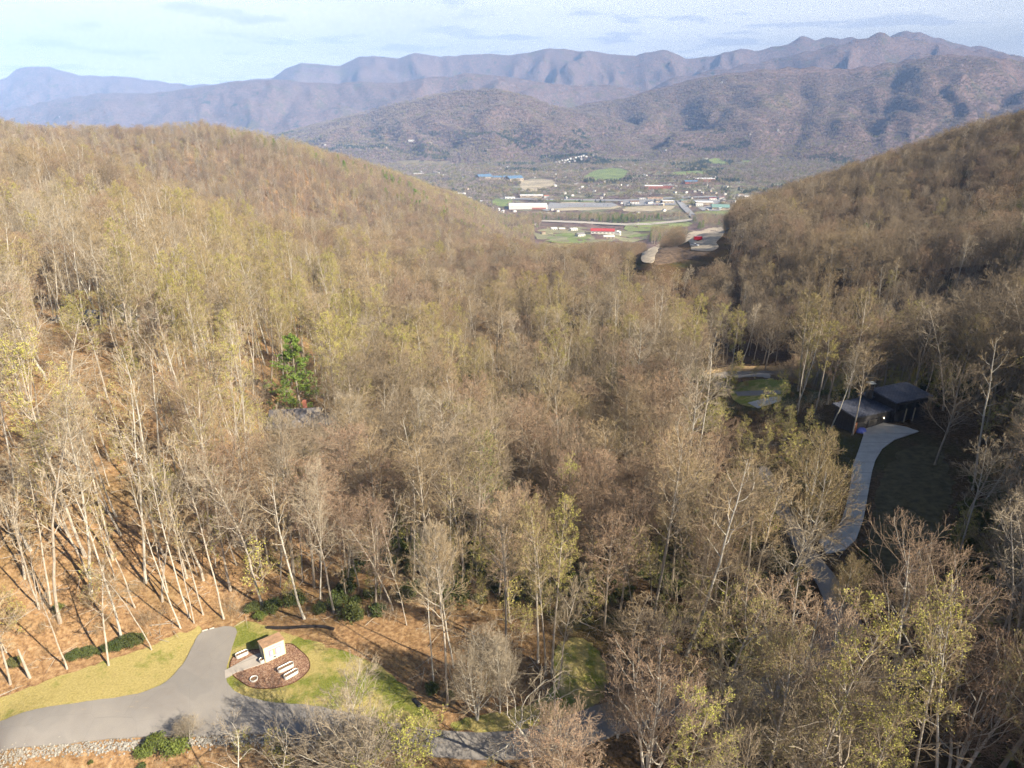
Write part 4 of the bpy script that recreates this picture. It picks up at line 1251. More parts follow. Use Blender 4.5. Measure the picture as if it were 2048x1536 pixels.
M_TRIM = plain('pale_trim', (.68, .6, .36), .1, 8)
M_ROOFW = seam_mat('cedar_roof_boards', (.62, .39, .24), math.pi/2, .28, 0, .8)
M_DARKF = plain('dark_frame', (.05, .05, .055), .2)
shed = thing('shed', 'small cream shed with a sloping wooden roof on the mulch bed', 'shed', (FL[0], FL[1], H1(FL[0], FL[1])), rz)
W_, D_ = 2.46, 2.08
zf, zb = 2.33, 1.78
MB().hexa([(0, 0, -.1), (W_, 0, -.1), (W_, D_, -.1), (0, D_, -.1)], [(0, 0, zf), (W_, 0, zf), (W_, D_, zb), (0, D_, zb)]).obj('wall', M_CREAM, shed)
MB().hexa([(-.09, -.14, zf+.045), (W_+.09, -.14, zf+.045), (W_+.09, D_+.12, zb-.02), (-.09, D_+.12, zb-.02)],
          [(-.09, -.14, zf+.12), (W_+.09, -.14, zf+.12), (W_+.09, D_+.12, zb+.055), (-.09, D_+.12, zb+.055)]).obj('roof', M_ROOFW, shed)
for x in (0.035, W_-.035): MB().box((x, -.012, 1.14), (.09, .05, 2.3)).obj('corner_board', M_TRIM, shed)
MB().box((-.012, .05, 1.1), (.05, .09, 2.2)).obj('corner_board', M_TRIM, shed)
win = MB()
for a, b, c, d in ((.55, 1.95, .77, .81), (.55, 1.95, 1.59, 1.63), (.57, .61, .81, 1.59), (1.89, 1.93, .81, 1.59)): win.box(((a+b)/2, -.03, (c+d)/2), (b-a, .06, d-c))
win = win.obj('window', plain('grey_frame', (.22, .24, .27)), shed)
pm_, n_, b_ = newmat('coloured_panes')
tcx = n_.nodes.new('ShaderNodeSeparateXYZ'); n_.links.new(objco(n_), tcx.inputs[0])
cr_ = ramp(n_, mr(n_, tcx.outputs[0], .6, 1.9), [(0, (.52, .4, .62)), (.17, (.66, .48, .6)), (.3, (.8, .68, .2)), (.42, (.8, .68, .24)), (.52, (.72, .28, .36)), (.68, (.72, .4, .5)), (.82, (.42, .58, .75)), (1, (.55, .68, .78))])
base(n_, b_, cr_); b_.inputs['Roughness'].default_value = .15; b_.inputs['Specular IOR Level'].default_value = .5
MB().box((1.25, -.012, 1.2), (1.28, .02, .78)).obj('pane', pm_, win)
sg = MB()
for i, (x, wd_) in enumerate([(.5, .2), (.76, .16), (.98, .2), (1.24, .16), (1.48, .2), (1.76, .16), (1.98, .18)]):
    for q in range(3): sg.box((x+wd_*(q-1)*.36, -.012, 1.93), (wd_*.2, .024, .13-.03*(q == 1)))
sg.obj('lettering', plain('faded_paint', (.3, .34, .38), .3), shed)
vt = MB()
for q in range(4): vt.box((1.12, -.015, .38+q*.035), (.3, .03, .02))
vt.obj('vent', M_DARKF, shed)
dr = MB().box((-.02, 1.0, .98), (.05, .85, 1.75)).obj('door', plain('door_paint', (.5, .46, .34), .15), shed)
MB().cyl((-.06, .68, .95), (-.12, .68, .95), .03).obj('handle', M_DARKF, dr)
fr_ = MB()
for a in (.55, 1.45): fr_.box((-.02, a, .98), (.06, .05, 1.85))
fr_.box((-.02, 1.0, 1.88), (.06, .95, .05)).obj('door_frame', M_DARKF, shed)

M_GALV = plain('galvanized_steel', (.72, .72, .68), .08, 4, .4, .15)
M_SOIL = plain('potting_soil', (.2, .13, .085), .4, 9, bmp=.05)
def stock_tank(a, b, wd, h, label, name='planter', soil=.1, cat='planter', group=None):
    p, q = hit(*a), hit(*b); c = (p+q)/2; d = q-p; L = math.hypot(d[0], d[1]); rz_ = math.atan2(d[1], d[0])
    L = max(L, wd+.001)
    n = 28; ring = []
    for i in range(n):
        t = 2*math.pi*i/n; x, y = math.cos(t)*wd/2, math.sin(t)*wd/2
        x += (L-wd)/2*(1 if math.cos(t) > 0 else -1); ring.append((x, y))
    t = thing(name, label, cat, (c[0], c[1], H1(c[0], c[1])+.08), rz_, group)
    m = MB(); prof = [(1.0, 0), (1.0, h*.3), (1.02, h*.33), (1.0, h*.36), (1.0, h*.62), (1.02, h*.65), (1.0, h*.68), (1.0, h-.03), (1.045, h-.02), (1.045, h+.02), (.955, h+.02), (.95, h*.4)]
    def off(pt, k):
        s_ = (L-wd)/2*(1 if pt[0] > 0 else -1); return (s_+(pt[0]-s_)*k, pt[1]*k)
    rows = [[m.bm.verts.new((*off(p_, k), z)) for p_ in ring] for k, z in prof]
    for r0_, r1_ in zip(rows, rows[1:]):
        for i in range(n): m.bm.faces.new((r0_[i], r0_[(i+1) % n], r1_[(i+1) % n], r1_[i]))
    m.obj('tank', M_GALV, t, True)
    MB().poly([off(p_, .96) for p_ in ring], h-.2, h-soil).obj('soil', M_SOIL, t)
    return t
stock_tank((471.8, 1317.5), (497, 1306.5), .56, .45, 'white oval planter tank standing between the path and the paved spur')
stock_tank((556.2, 1346.5), (587.5, 1330.5), .6, .45, 'longer white oval planter tank, the one nearer the shed wall')
stock_tank((569, 1360), (596.5, 1344), .56, .42, 'shorter white oval planter tank, the lower one of the side-by-side pair')
stock_tank((520.5, 1327.5), (529, 1323.5), .6, .5, 'small round white planter tank at the front corner of the shed')
c = hit(508, 1360)
fp = thing('fire_ring', 'low pale round ring lying flat on the mulch bed', 'ring', (c[0], c[1], H1(c[0], c[1])+.08))
m = MB(); prof = [(.43, 0), (.43, .16), (.46, .2), (.38, .2), (.38, 0)]; n = 28
rows = [[m.bm.verts.new((math.cos(6.2832*i/n)*k, math.sin(6.2832*i/n)*k, z)) for i in range(n)] for k, z in prof]
for r0_, r1_ in zip(rows, rows[1:]):
    for i in range(n): m.bm.faces.new((r0_[i], r0_[(i+1) % n], r1_[(i+1) % n], r1_[i]))
m.obj('rim', M_GALV, fp, True)
MB().cyl((0, 0, 0), (0, 0, .09), .39, n=28).obj('mulch', M_SOIL, fp)
# pale wheel stops at the head of the spur
for i, (a, b) in enumerate([((404, 1264), (416, 1261)), ((419, 1260), (429, 1257.5))]):
    p, q = hit(*a), hit(*b); c = (p+q)/2
    o = MB().box((0, 0, .08), (np.hypot(*(q-p)[:2]), .16, .16), 0, .03).obj('wheel_stop', plain('stop_concrete', (.6, .57, .5)), loc=(c[0], c[1], H1(c[0], c[1])+.06), rot=(0, 0, math.atan2(q[1]-p[1], q[0]-p[0])))
    tag(o, 'pale concrete wheel stop at the spur head, '+('left of its pair' if i == 0 else 'right of its pair'), 'wheel stop')
# black silt sock behind the shed
pts = [hit(x, y) for x, y in [(534,1256.5),(555,1257.5),(580,1257),(605,1255),(630,1254),(652,1256),(668,1260)]]
sg = MB()
for a, b in zip(pts, pts[1:]): sg.cyl((a[0], a[1], H1(a[0], a[1])+.15), (b[0], b[1], H1(b[0], b[1])+.15), .2, n=8)
tag(sg.obj('silt_sock', plain('black_fabric', (.035, .03, .03), .3)), 'long black silt sock lying at the wood edge behind the shed', 'silt sock')
c = hit(836, 1409)
cu = thing('culvert_pipe', 'black culvert pipe end at the right tip of the lawn', 'pipe', (c[0], c[1], H1(c[0], c[1])), 2.3)
m = MB(); n = 20
prof = []
for i in range(14): prof += [(.24+.02*(i % 2), i*.09-.4)]
prof += [(.2, .77), (.2, .2)]
rows = [[m.bm.verts.new((z, math.cos(6.2832*i/n)*k, .12+math.sin(6.2832*i/n)*k)) for i in range(n)] for k, z in prof]
for r0_, r1_ in zip(rows, rows[1:]):
    for i in range(n): m.bm.faces.new((r0_[i], r0_[(i+1) % n], r1_[(i+1) % n], r1_[i]))
m.obj('pipe', M_DARKF, cu)
MB().cyl((-.42, 0, .12), (-.38, 0, .12), .27, n=20).obj('collar', M_DARKF, cu)

# ------------------------------------------------------------ vehicles
M_GLASS = plain('car_glass', (.03, .035, .04), .1, rough=.08); M_TYRE = plain('tyre_rubber', (.02, .02, .02))
def paint(name, c):
    m = plain(name, c, .04, 2, .3); m.node_tree.nodes['Principled BSDF'].inputs['Coat Weight'].default_value = .6; m.node_tree.nodes['Principled BSDF'].inputs['Specular IOR Level'].default_value = .5
    return m
def car(label, loc, rz_, c, kind='suv', group=None, full=True, name='parked_car'):
    t = thing(name, label, 'car' if kind != 'pickup' else 'pickup truck', loc, rz_, group)
    P_ = paint('car_paint', c)
    L, Wd = (5.4, 1.95) if kind == 'pickup' else (4.6, 1.85)
    def prof(pts, wd, mat, nm, taper=0):
        m = MB(); a, b = [], []
        for x, z in pts:
            k = taper*max(0, z-.95)
            a.append(m.bm.verts.new((x, -wd/2+k, z))); b.append(m.bm.verts.new((x, wd/2-k, z)))
        n = len(pts); m.bm.faces.new(a); m.bm.faces.new(b[::-1])
        for i in range(n): m.bm.faces.new((a[(i+1) % n], a[i], b[i], b[(i+1) % n]))
        return m.obj(nm, mat, t)
    h = L/2
    if kind == 'pickup':
        prof([(-h, .5), (-h, 1.1), (-.35, 1.12), (1.3, 1.1), (h-.15, 1.0), (h, .85), (h, .45), (-h, .42)], Wd, P_, 'body')
        prof([(-.5, 1.1), (-.4, 1.62), (.75, 1.66), (1.35, 1.08)], Wd-.08, M_GLASS, 'cabin', .22)
        prof([(-.38, 1.6), (-.36, 1.68), (.74, 1.7), (.78, 1.62)], Wd-.32, P_, 'roof')
        MB().box((-1.6, 0, 1.1), (1.9, 1.55, .06)).obj('bed', M_DARKF, t)
    else:
        prof([(-h, .45), (-h, .95), (-h+.15, 1.0), (1.0, 1.0), (h-.2, .85), (h, .7), (h, .38), (-h, .36)], Wd, P_, 'body')
        prof([(-h+.12, .98), (-h+.4, 1.52), (.35, 1.56), (1.1, .98)], Wd-.06, M_GLASS, 'cabin', .25)
        prof([(-h+.42, 1.5), (-h+.45, 1.59), (.33, 1.62), (.42, 1.53)], Wd-.36, P_, 'roof')
    if full:
        for x in (-h+.85, h-.9):
            for s in (-1, 1):
                wo = MB().cyl((x, s*(Wd/2-.2), .34), (x, s*(Wd/2+.02), .34), .34, n=18).obj('wheel', M_TYRE, t)
                MB().cyl((x, s*(Wd/2-.1), .34), (x, s*(Wd/2+.035), .34), .2, n=12).obj('rim', M_GALV, wo)
        for s in (-1, 1):
            MB().box((h-.02, s*.65, .72), (.06, .32, .14)).obj('headlight', M_GALV, t)
            MB().box((-h+.01, s*.7, .85), (.06, .2, .2)).obj('tail_light', plain('red_lens', (.4, .02, .02)), t)
    return t
c = hit(1250, 1398); car('dark parked car half hidden by branches beside the small grass patch', (c[0], c[1], H1(c[0], c[1])), -.15, (.02, .02, .03))
c = hit(1389, 493); car('silver white pickup truck parked on the far gravel bench road', (c[0], c[1], H1(c[0], c[1])+.4), -.65, (.75, .78, .82), 'pickup')
c = hit(1395, 482)
tr_ = thing('trailer', 'bright red covered trailer standing behind the silver pickup', 'trailer', (c[0], c[1], H1(c[0], c[1])+.4), .05)
MB().box((0, 0, 1.75), (5.6, 2.4, 2.3), 0, .08).obj('body', paint('red_cover', (.75, .02, .05)), tr_)
MB().box((0, 0, .5), (5.7, 2.3, .18)).obj('chassis', M_DARKF, tr_)
MB().box((3.4, 0, .5), (1.5, .12, .12)).obj('drawbar', M_DARKF, tr_)
for s in (-1, 1):
    for x in (-.5, .5): MB().cyl((x, s*.95, .38), (x, s*1.18, .38), .38, n=14).obj('wheel', M_TYRE, tr_)

# ------------------------------------------------------------ houses in the woods
def pz(px, py, z):
    v = (768-py)/FPX; Z = (z-CAMZ)/(-SP+v*CP); return P(px, py, Z)
hs = thing('house', 'dark modern house with three low sloping metal roofs above the pale driveway', 'house', tuple(hit(1780, 845)))
o_ = hs.location
def loc_(p): return tuple(Vector(p)-o_)
M_DROOF = seam_mat('dark_metal_roof', (.1, .108, .14), .6, .5, .25, .5)
M_DWALL = seam_mat('dark_siding', (.05, .048, .05), 0, .2, 0, .7); M_CEDAR = plain('cedar_panel', (.3, .13, .07), .3, 4)
def roofslab(corners, name='roof', th=.28, inset=.6, walls=True, zbase=-2.0):
    c = [Vector(p) for p in corners]
    m = MB().hexa([loc_(p-Vector((0, 0, th))) for p in c], [loc_(p) for p in c]).obj(name, M_DROOF, hs)
    if walls:
        ce = sum(c, Vector())/4
        q = [p+(ce-p).normalized()*inset*1.4 for p in c]
        MB().hexa([loc_((p.x, p.y, zbase)) for p in q], [loc_((p.x, p.y, p.z-th-.02)) for p in q]).obj('wall', M_DWALL, hs)
    return c, m
A, B, C, D = pz(1665, 806, 3.7), pz(1711, 835, 3.2), pz(1801, 816, 3.2), pz(1729, 793, 3.9)
# square the lower roof up: D follows from the other three
r1, rf1 = roofslab([B, C, C+(A-B), A])
E, F_, G_ = pz(1740, 777, 5.9), pz(1794, 806, 5.1), pz(1868, 791, 5.1)
r2, rf2 = roofslab([F_, G_, G_+(E-F_), E])
T1_, T2_, T3_ = pz(1716, 786, 4.4), pz(1742, 795, 4.3), pz(1768, 790, 4.3)
r3, rf3 = roofslab([T2_, T3_, T3_+(T1_-T2_), T1_])
R_CAP = plain('cap_metal', (.28, .3, .3))
ch = pz(1737, 792, 4.6)
cm = MB().box((0, 0, 1.3), (.9, 1.1, 3.2)).obj('chimney', M_DWALL, rf3, loc=loc_(ch))
MB().box((0, 0, 3.0), (1.5, 1.5, .12)).obj('chimney_cap', R_CAP, rf3, loc=loc_(ch))
d = (C-B); d.z = 0; L_ = d.length; d.normalize(); nrm = Vector((d.y, -d.x, 0))
ce = (B+C+A+C+(A-B))/4
gz0 = H1(B.x, B.y)
front = B+(ce-B).normalized()*.84
for i in range(2):
    a = front+d*(1.6+i*3.6)
    g_ = MB()
    for q in range(4): g_.box((0, 0, .3+q*.55), (3.0, .08, .5))
    g_.obj('garage_door', plain('garage_panel', (.09, .085, .08)), hs, loc=loc_((a.x+nrm.x*.05, a.y+nrm.y*.05, gz0)), rot=(0, 0, math.atan2(d.y, d.x)))
MB().box((0, 0, 1.2), (.9, .1, 2.3)).obj('door', M_CEDAR, hs, loc=loc_((front.x+d.x*.1+nrm.x*.06, front.y+d.y*.1+nrm.y*.06, gz0)), rot=(0, 0, math.atan2(d.y, d.x)))
for k in range(3):
    a = F_+(r2[1]-r2[0]).normalized()*(1.5+2.4*k); ce2 = sum(r2, Vector())/4
    a = a+(ce2-F_).normalized()*.55
    w1 = MB().box((0, 0, 0), (1.7, .1, 1.2)).obj('window', M_GLASS, hs, loc=loc_((a.x+nrm.x*.2, a.y+nrm.y*.2, 3.7)), rot=(0, 0, math.atan2((G_-F_).y, (G_-F_).x)))
for px, py in ((1807, 838), (1824, 836)):
    p = hit(px, py+6); MB().cyl((0, 0, 0), (0, 0, 3.1), .12).obj('porch_post', plain('pale_post', (.5, .42, .3)), hs, loc=loc_((p[0], p[1], p[2]-.1)))
lm = bpy.data.materials.new('lamp_glow'); lm.use_nodes = True
lb = lm.node_tree.nodes['Principled BSDF']; lb.inputs['Emission Color'].default_value = (1, .8, .45, 1); lb.inputs['Emission Strength'].default_value = 3
a = front+d*(L_*.62); MB().box((0, 0, 0), (.16, .16, .28), 0, .03).obj('porch_lamp', lm, hs, loc=loc_((a.x+nrm.x*.2, a.y+nrm.y*.2, gz0+2.2)))
# rounded blue cover by the drive
c = hit(1722, 864)
bc = thing('tarp_cover', 'small rounded blue tarp-covered heap beside the top of the pale driveway', 'tarp', (c[0], c[1], H1(c[0], c[1])))
bm = bmesh.new(); bmesh.ops.create_icosphere(bm, subdivisions=3, radius=1)
for v in bm.verts:
    k = 1+.16*(vn(np.array([v.co.x*2+3]), np.array([v.co.y*2+v.co.z]), 5)[0]-.5)*2
    v.co = Vector((v.co.x*1.05*k, v.co.y*.8*k, max(v.co.z, -.1)*.95*k))
me = bpy.data.meshes.new('cover'); bm.to_mesh(me); bm.free(); me.materials.append(plain('blue_tarp', (.16, .2, .62), .25, 3, .5, bmp=.05))
for p in me.polygons: p.use_smooth = True
add('cover', me, bc)
tag_p = MB().cyl((-1.05, 0, .02), (-1.3, .1, .0), .03).obj('guy_rope', M_DARKF, bc)

def gable(name, label, cat, loc, w_, d_, h_, rz_, roofm, wallm, rise=.35, group=None, flat=False, wins=0, par=None):
    t = thing(name, label, cat, loc, rz_, group)
    MB().box((0, 0, h_/2-1), (w_, d_, h_+2)).obj('wall', wallm, t)
    e_ = .5 if w_ < 30 else 1
    m = MB()
    if flat:
        m.box((0, 0, h_+.25), (w_+.6, d_+.6, .5))
        r = m.obj('roof', roofm, t)
        if w_ > 25:
            for k in range(max(2, int(w_/14))): MB().box((-w_/2+9+k*13, (k % 3-1)*d_*.2, h_+1.1), (3, 2.4, 1.3)).obj('rooftop_unit', M_GALV, r)
    else:
        r0 = rise*d_/2
        for s in (-1, 1):
            m.hexa([(-w_/2-e_, s*(d_/2+e_), h_-.1), (w_/2+e_, s*(d_/2+e_), h_-.1), (w_/2+e_, 0, h_+r0), (-w_/2-e_, 0, h_+r0)],
                   [(-w_/2-e_, s*(d_/2+e_), h_+.15), (w_/2+e_, s*(d_/2+e_), h_+.15), (w_/2+e_, 0, h_+r0+.3), (-w_/2-e_, 0, h_+r0+.3)])
        m.obj('roof', roofm, t)
        g_ = MB()
        for s in (-1, 1):
            a = [g_.bm.verts.new(q) for q in ((s*w_/2, -d_/2, h_), (s*w_/2, d_/2, h_), (s*w_/2, 0, h_+r0))]; g_.bm.faces.new(a)
            b = [g_.bm.verts.new((q.co.x-s*.2, q.co.y, q.co.z)) for q in a]; g_.bm.faces.new(b[::-1])
            for i in range(3): g_.bm.faces.new((a[i], a[(i+1) % 3], b[(i+1) % 3], b[i]))
        g_.obj('gable', wallm, t)
    for k in range(wins):
        x = -w_/2+(k+.5)*w_/wins
        MB().box((x, -d_/2-.03, min(h_*.5, h_-1)), (w_/wins*.5, .12, min(1.4, h_*.35))).obj('window', M_GLASS, t)
    return t
W_WHITE = plain('white_wall', (.78, .76, .72), .05); R_GREY = plain('grey_shingles', (.27, .255, .26), .2, 2); R_DARK = plain('dark_shingles', (.11, .115, .13), .2, 2)
R_WHITE = plain('white_roof', (.8, .8, .8), .05, .2); R_BLUE = seam_mat('blue_metal_roof', (.22, .36, .52), 0, 1.2); R_RED = seam_mat('red_metal_roof', (.5, .08, .08), 0, 1.0, .1)
W_BRICK = plain('red_brick', (.42, .17, .12), .12, 1); W_TAN = plain('tan_wall', (.5, .42, .32), .1); R_GREEN = plain('green_roof', (.2, .33, .29), .1, .3); R_BROWN = plain('brown_roof', (.22, .15, .11), .2)
c = pz(590, 818, -3.6)
rg = H1(c.x, c.y); c.z = rg
gh = gable('house', 'grey-roofed house half hidden by trees below the green pine', 'house', tuple(c), 10.5, 8.5, 3.4, .12, R_GREY, plain('brown_siding', (.2, .13, .09)), .55, wins=4)
MB().box((6.4, -1, 1.6), (4.6, 6, 3.4)).obj('garage', W_TAN, gh); MB().box((6.4, -1, 3.5), (5.2, 6.8, .3)).obj('garage_roof', R_GREY, gh); MB().box((2, 1.5, 6.2), (.8, .8, 2.2)).obj('chimney', W_BRICK, gh)
def at(px, py, dz=0):
    p = hit(px, py); return (p[0], p[1], p[2]+dz)
gable('house', 'pale house with a dark roof on the left ridge above an orange bank', 'house', at(240, 281), 16, 9, 9, .2, R_DARK, W_WHITE, wins=4)
gable('house', 'small white house on the crest of the left ridge', 'house', at(489, 286), 10, 8, 12, -.3, R_WHITE, W_WHITE, wins=3)
gable('house', 'white-roofed cottage in the fold of the left woods', 'house', at(599, 490), 9, 7, 9, .5, R_WHITE, W_TAN, wins=3)
gable('house', 'grey-roofed house beside the white-roofed cottage in the left woods', 'house', at(642, 500), 10, 9, 6.5, -.2, R_GREY, W_TAN, wins=3)
gable('barn', 'dark low barn roof among trees by the upper left drive', 'barn', at(172, 650), 6, 4.5, 3, .1, R_DARK, M_DWALL, wins=1)
# rocks
def boulder(name, label, loc, s, mat, group=None, seed=0):
    bm = bmesh.new(); bmesh.ops.create_icosphere(bm, subdivisions=3, radius=1)
    for v in bm.verts:
        n_ = v.co.normalized(); k = 1+.5*(vn(np.array([n_.x*1.6+seed*3.1]), np.array([n_.y*1.6+n_.z*1.3]), seed)[0]-.5)+.2*(vn(np.array([n_.x*5]), np.array([n_.z*5+n_.y*3]), seed+9)[0]-.5)
        v.co = Vector((n_.x*s[0]*k, n_.y*s[1]*k, n_.z*s[2]*k))
    me = bpy.data.meshes.new(name); bm.to_mesh(me); bm.free(); me.materials.append(mat)
    return tag(add(name, me, loc=loc, rot=(0, 0, seed)), label, 'boulder', group)
M_ROCK = plain('grey_rock', (.36, .35, .33), .35, 1.5, bmp=.15)
for i, (px, py, s) in enumerate([(236,640,2.3),(252,632,2.6),(270,640,2.2),(290,633,2.4),(308,628,2.0),(262,650,1.8)]):
    boulder('boulder', ['leftmost grey boulder of the rock outcrop on the left slope', 'large grey boulder second from the left in the slope outcrop', 'low grey boulder in the middle of the slope outcrop',
            'tall grey boulder right of the middle of the slope outcrop', 'rightmost grey boulder of the rock outcrop on the left slope', 'smallest grey boulder at the foot of the slope outcrop'][i], at(px, py), (s, s*.8, s*1.2), M_ROCK, 'boulders of the slope outcrop', i+1)
M_PROCK = plain('pale_rock', (.6, .54, .43), .25, 1.5, bmp=.1)
for i, (px, py, s) in enumerate([(1436,775,1.3),(1447,772,1.1),(1455,779,.8)]):
    boulder('boulder', ['pale boulder left of the yellow bush at the far drive', 'pale flat-topped boulder touching the yellow bush', 'smallest pale boulder under the yellow bush'][i], at(px, py, .3), (s*1.3, s, s), M_PROCK, 'pale boulders at the far drive', i+11)
sheet('driveway', outline([(105,634),(180,634),(184,641),(150,646),(100,643)]), .12, M_ASPH, 1.0)
sheet('orange_bank', outline([(212,288),(235,283),(252,281),(250,290),(225,293)]), .5, plain('orange_soil', (.6, .36, .16), .3, .3), 3)

# ------------------------------------------------------------ shrubs one can tell apart
SB = make_shrub(61, 1.9, 1.9, None, 2600, .12); SBL = make_shrub(62, 1.5, 1.6, twig_mat('bright_leaves', (.13, .18, .035), (.17, .21, .05)), 1800, .1); SBY = make_shrub(63, 1.3, 1.3, twig_mat('yellow_leaves', (.45, .42, .04), (.4, .4, .05)), 1200, .12)
def shrub(px, py, ms, s, label, cat='shrub', name='evergreen_shrub', group=None):
    p = at(px, py); t = thing(name, label, cat, p, random.random()*6, group); t.scale = (s, s, s*random.uniform(.85, 1.1))
    add('stems', ms[0], t); add('foliage', ms[1], t); return t
for px, py, ms, s, l in [
    (150,1318,SB,.9,'dark evergreen shrub at the left end of the row behind the grass bank'), (178,1312,SB,1.15,'tall dark evergreen shrub second in the row behind the grass bank'),
    (205,1305,SB,1.0,'rounded evergreen shrub in the middle of the row behind the grass bank'), (232,1300,SB,1.1,'evergreen shrub right of the middle of the row behind the grass bank'),
    (258,1292,SB,1.15,'evergreen shrub beside the stout leaning tree on the grass bank'), (280,1285,SB,.9,'evergreen shrub at the right end of the row behind the grass bank'),
    (32,1330,SB,1.0,'lone dark evergreen shrub near the left picture edge'), (120,1222,SBL,.85,'lone green shrub on the open leaf slope'),
    (505,1222,SB,1.1,'dark shrub behind the end of the paved spur'), (522,1240,SBL,1.0,'bright green shrub directly behind the shed'), (545,1225,SB,1.2,'dark evergreen shrub behind the bright green shrub'),
    (590,1210,SB,1.3,'dark evergreen shrub left of the deep shade behind the lawn'), (640,1225,SB,1.4,'large dark evergreen shrub in the shade behind the lawn'), (670,1215,SB,1.3,'dark evergreen shrub at the right of the shade behind the lawn'),
    (715,1240,SB,1.3,'dark evergreen shrub above the lawn corner'), (1215,1210,SB,1.4,'dark evergreen shrub behind the upper end of the small grass patch'), (1245,1195,SB,1.5,'large evergreen shrub in the dark thicket left of the road'),
    (900,1395,SBL,.9,'green shrub among the brush right of the lawn tip'), (1180,1215,SB,1.2,'evergreen shrub left of its neighbour above the small grass patch'), (865,1385,SB,.8,'dark low shrub by the culvert end')]:
    shrub(px, py, ms, s*random.uniform(.4, .72), l)
shrub(1458, 770, SBY, 1.6, 'bright yellow-green bush beside the pale boulders at the far drive', 'bush', 'flowering_bush')
shrub(315, 1500, SBL, .9, 'green bush below the riprap ditch, left one', 'bush', 'bush'); shrub(350, 1505, SBL, 1.1, 'green bush below the riprap ditch, middle one', 'bush', 'bush'); shrub(290, 1512, SBL, .8, 'low green bush nearest the bottom edge below the ditch', 'bush', 'bush')
# bare bush standing on the road verge
t = VAR['vase']; p = at(378, 1480)
bb = thing('bare_bush', 'dark bare bush against the road surface above the riprap', 'bush', p); bb.scale = (.3, .3, .2)
add('trunk', t[1], bb); add('crown', t[2], bb)
# fallen trunks
for a, b, r_, l in [((300,1252),(345,1247),.14,'fallen trunk lying behind the left grass bank'), ((175,1265),(215,1258),.12,'fallen trunk behind the evergreen shrub row'), ((20,1250),(75,1215),.13,'fallen trunk on the leaf slope at the left edge'),
                    ((95,1008),(140,1012),.12,'short fallen trunk high on the leaf slope'), ((0,1392),(45,1372),.12,'fallen trunk along the top of the grass bank at the left edge'), ((1160,1245),(1230,1275),.14,'fallen trunk above the small grass patch')]:
    p, q = at(*a), at(*b); d = Vector(q)-Vector(p); L = d.length; r_ *= .6
    m = MB(); pr = None
    segs = 6; P_ = [Vector(p)+d*i/segs+Vector((0, 0, r_+.06*math.sin(i*2.1))) for i in range(segs+1)]
    m.cyl(P_[0], P_[-1], r_, r_*.5, 10); m.cyl(P_[3], P_[3]+Vector((d.y, -d.x, 0)).normalized()*1.2+Vector((0, 0, .5)), r_*.4, .02, 6); m.cyl(P_[4], P_[4]-Vector((d.y, -d.x, 0)).normalized()*.9+d.normalized()*.6, r_*.3, .02, 6)
    tag(m.obj('fallen_log', B_GREY), l, 'log')
# snag
p = at(60, 1356); m = MB(); m.cyl(p, Vector(p)+Vector((-.2, 0, 4.2)), .17, .1, 10); m.cyl(Vector(p)+Vector((-.1, 0, 3)), Vector(p)+Vector((.5, .1, 3.9)), .08, .03, 6)
tag(m.obj('dead_snag', B_PALE), 'broken-off dead pale trunk left of the grass bank', 'snag')
# riprap
rocks = []
for i in range(3):
    g = np.random.default_rng(i+5); bm = bmesh.new(); bmesh.ops.create_icosphere(bm, subdivisions=1, radius=1)
    for v in bm.verts: v.co *= .75+.5*g.random(); v.co.z *= .7
    me = bpy.data.meshes.new('stone'); bm.to_mesh(me); bm.free(); me.materials.append(twig_mat('riprap_stone', (.46, .44, .4), (.26, .245, .225)) if i == 0 else rocks[0].materials[0]); rocks.append(me)
cl = [hit(x, y) for x, y in [(-60,1545),(0,1524),(60,1508),(130,1498),(230,1492),(330,1486),(450,1480),(600,1482),(680,1492),(760,1508)]]
pt = []
for a, b in zip(cl, cl[1:]):
    n_ = int(np.hypot(*(b-a)[:2])*55)
    for k in range(n_):
        u = RNG.random(); q = a+(b-a)*u; pt.append((q[0]+RNG.normal()*.1, q[1]+RNG.normal()*.33))
pt = np.array(pt); zz = H(pt[:, 0], pt[:, 1])
scatter('gravel', np.column_stack([pt, zz+.05]), RNG.integers(0, 3, len(pt)), RNG.random((len(pt), 3))*3, RNG.uniform(.06, .17, len(pt)), rocks)
# sticks and litter on the leaf slope
stk = []
for i in range(2):
    g = np.random.default_rng(i+15); G = Geo(); b = g.normal(size=(7, 3))*np.array([.8, .8, .03])+np.array([0, 0, .06]); dd = g.normal(size=(7, 3))*np.array([1.3, 1.3, .12])
    G.put(tube(np.stack([b, b+dd*.5, b+dd], 1), np.array([.035, .028, .012])[None].repeat(7, 0), 4), 0); stk.append(G.mesh('sticks', [B_PALE]))
x, y = jgrid(-110, 60, 50, 135, 2.6); ok, z, *_ = allowed(x, y, .2+0*x, .2+0*x); k = ok & (RNG.random(len(x)) < .6)
scatter('litter', np.column_stack([x, y, z])[k], RNG.integers(0, 2, k.sum()), np.column_stack([0*x, 0*x, RNG.random(len(x))*6])[k], RNG.uniform(.5, 1.3, k.sum()), stk)

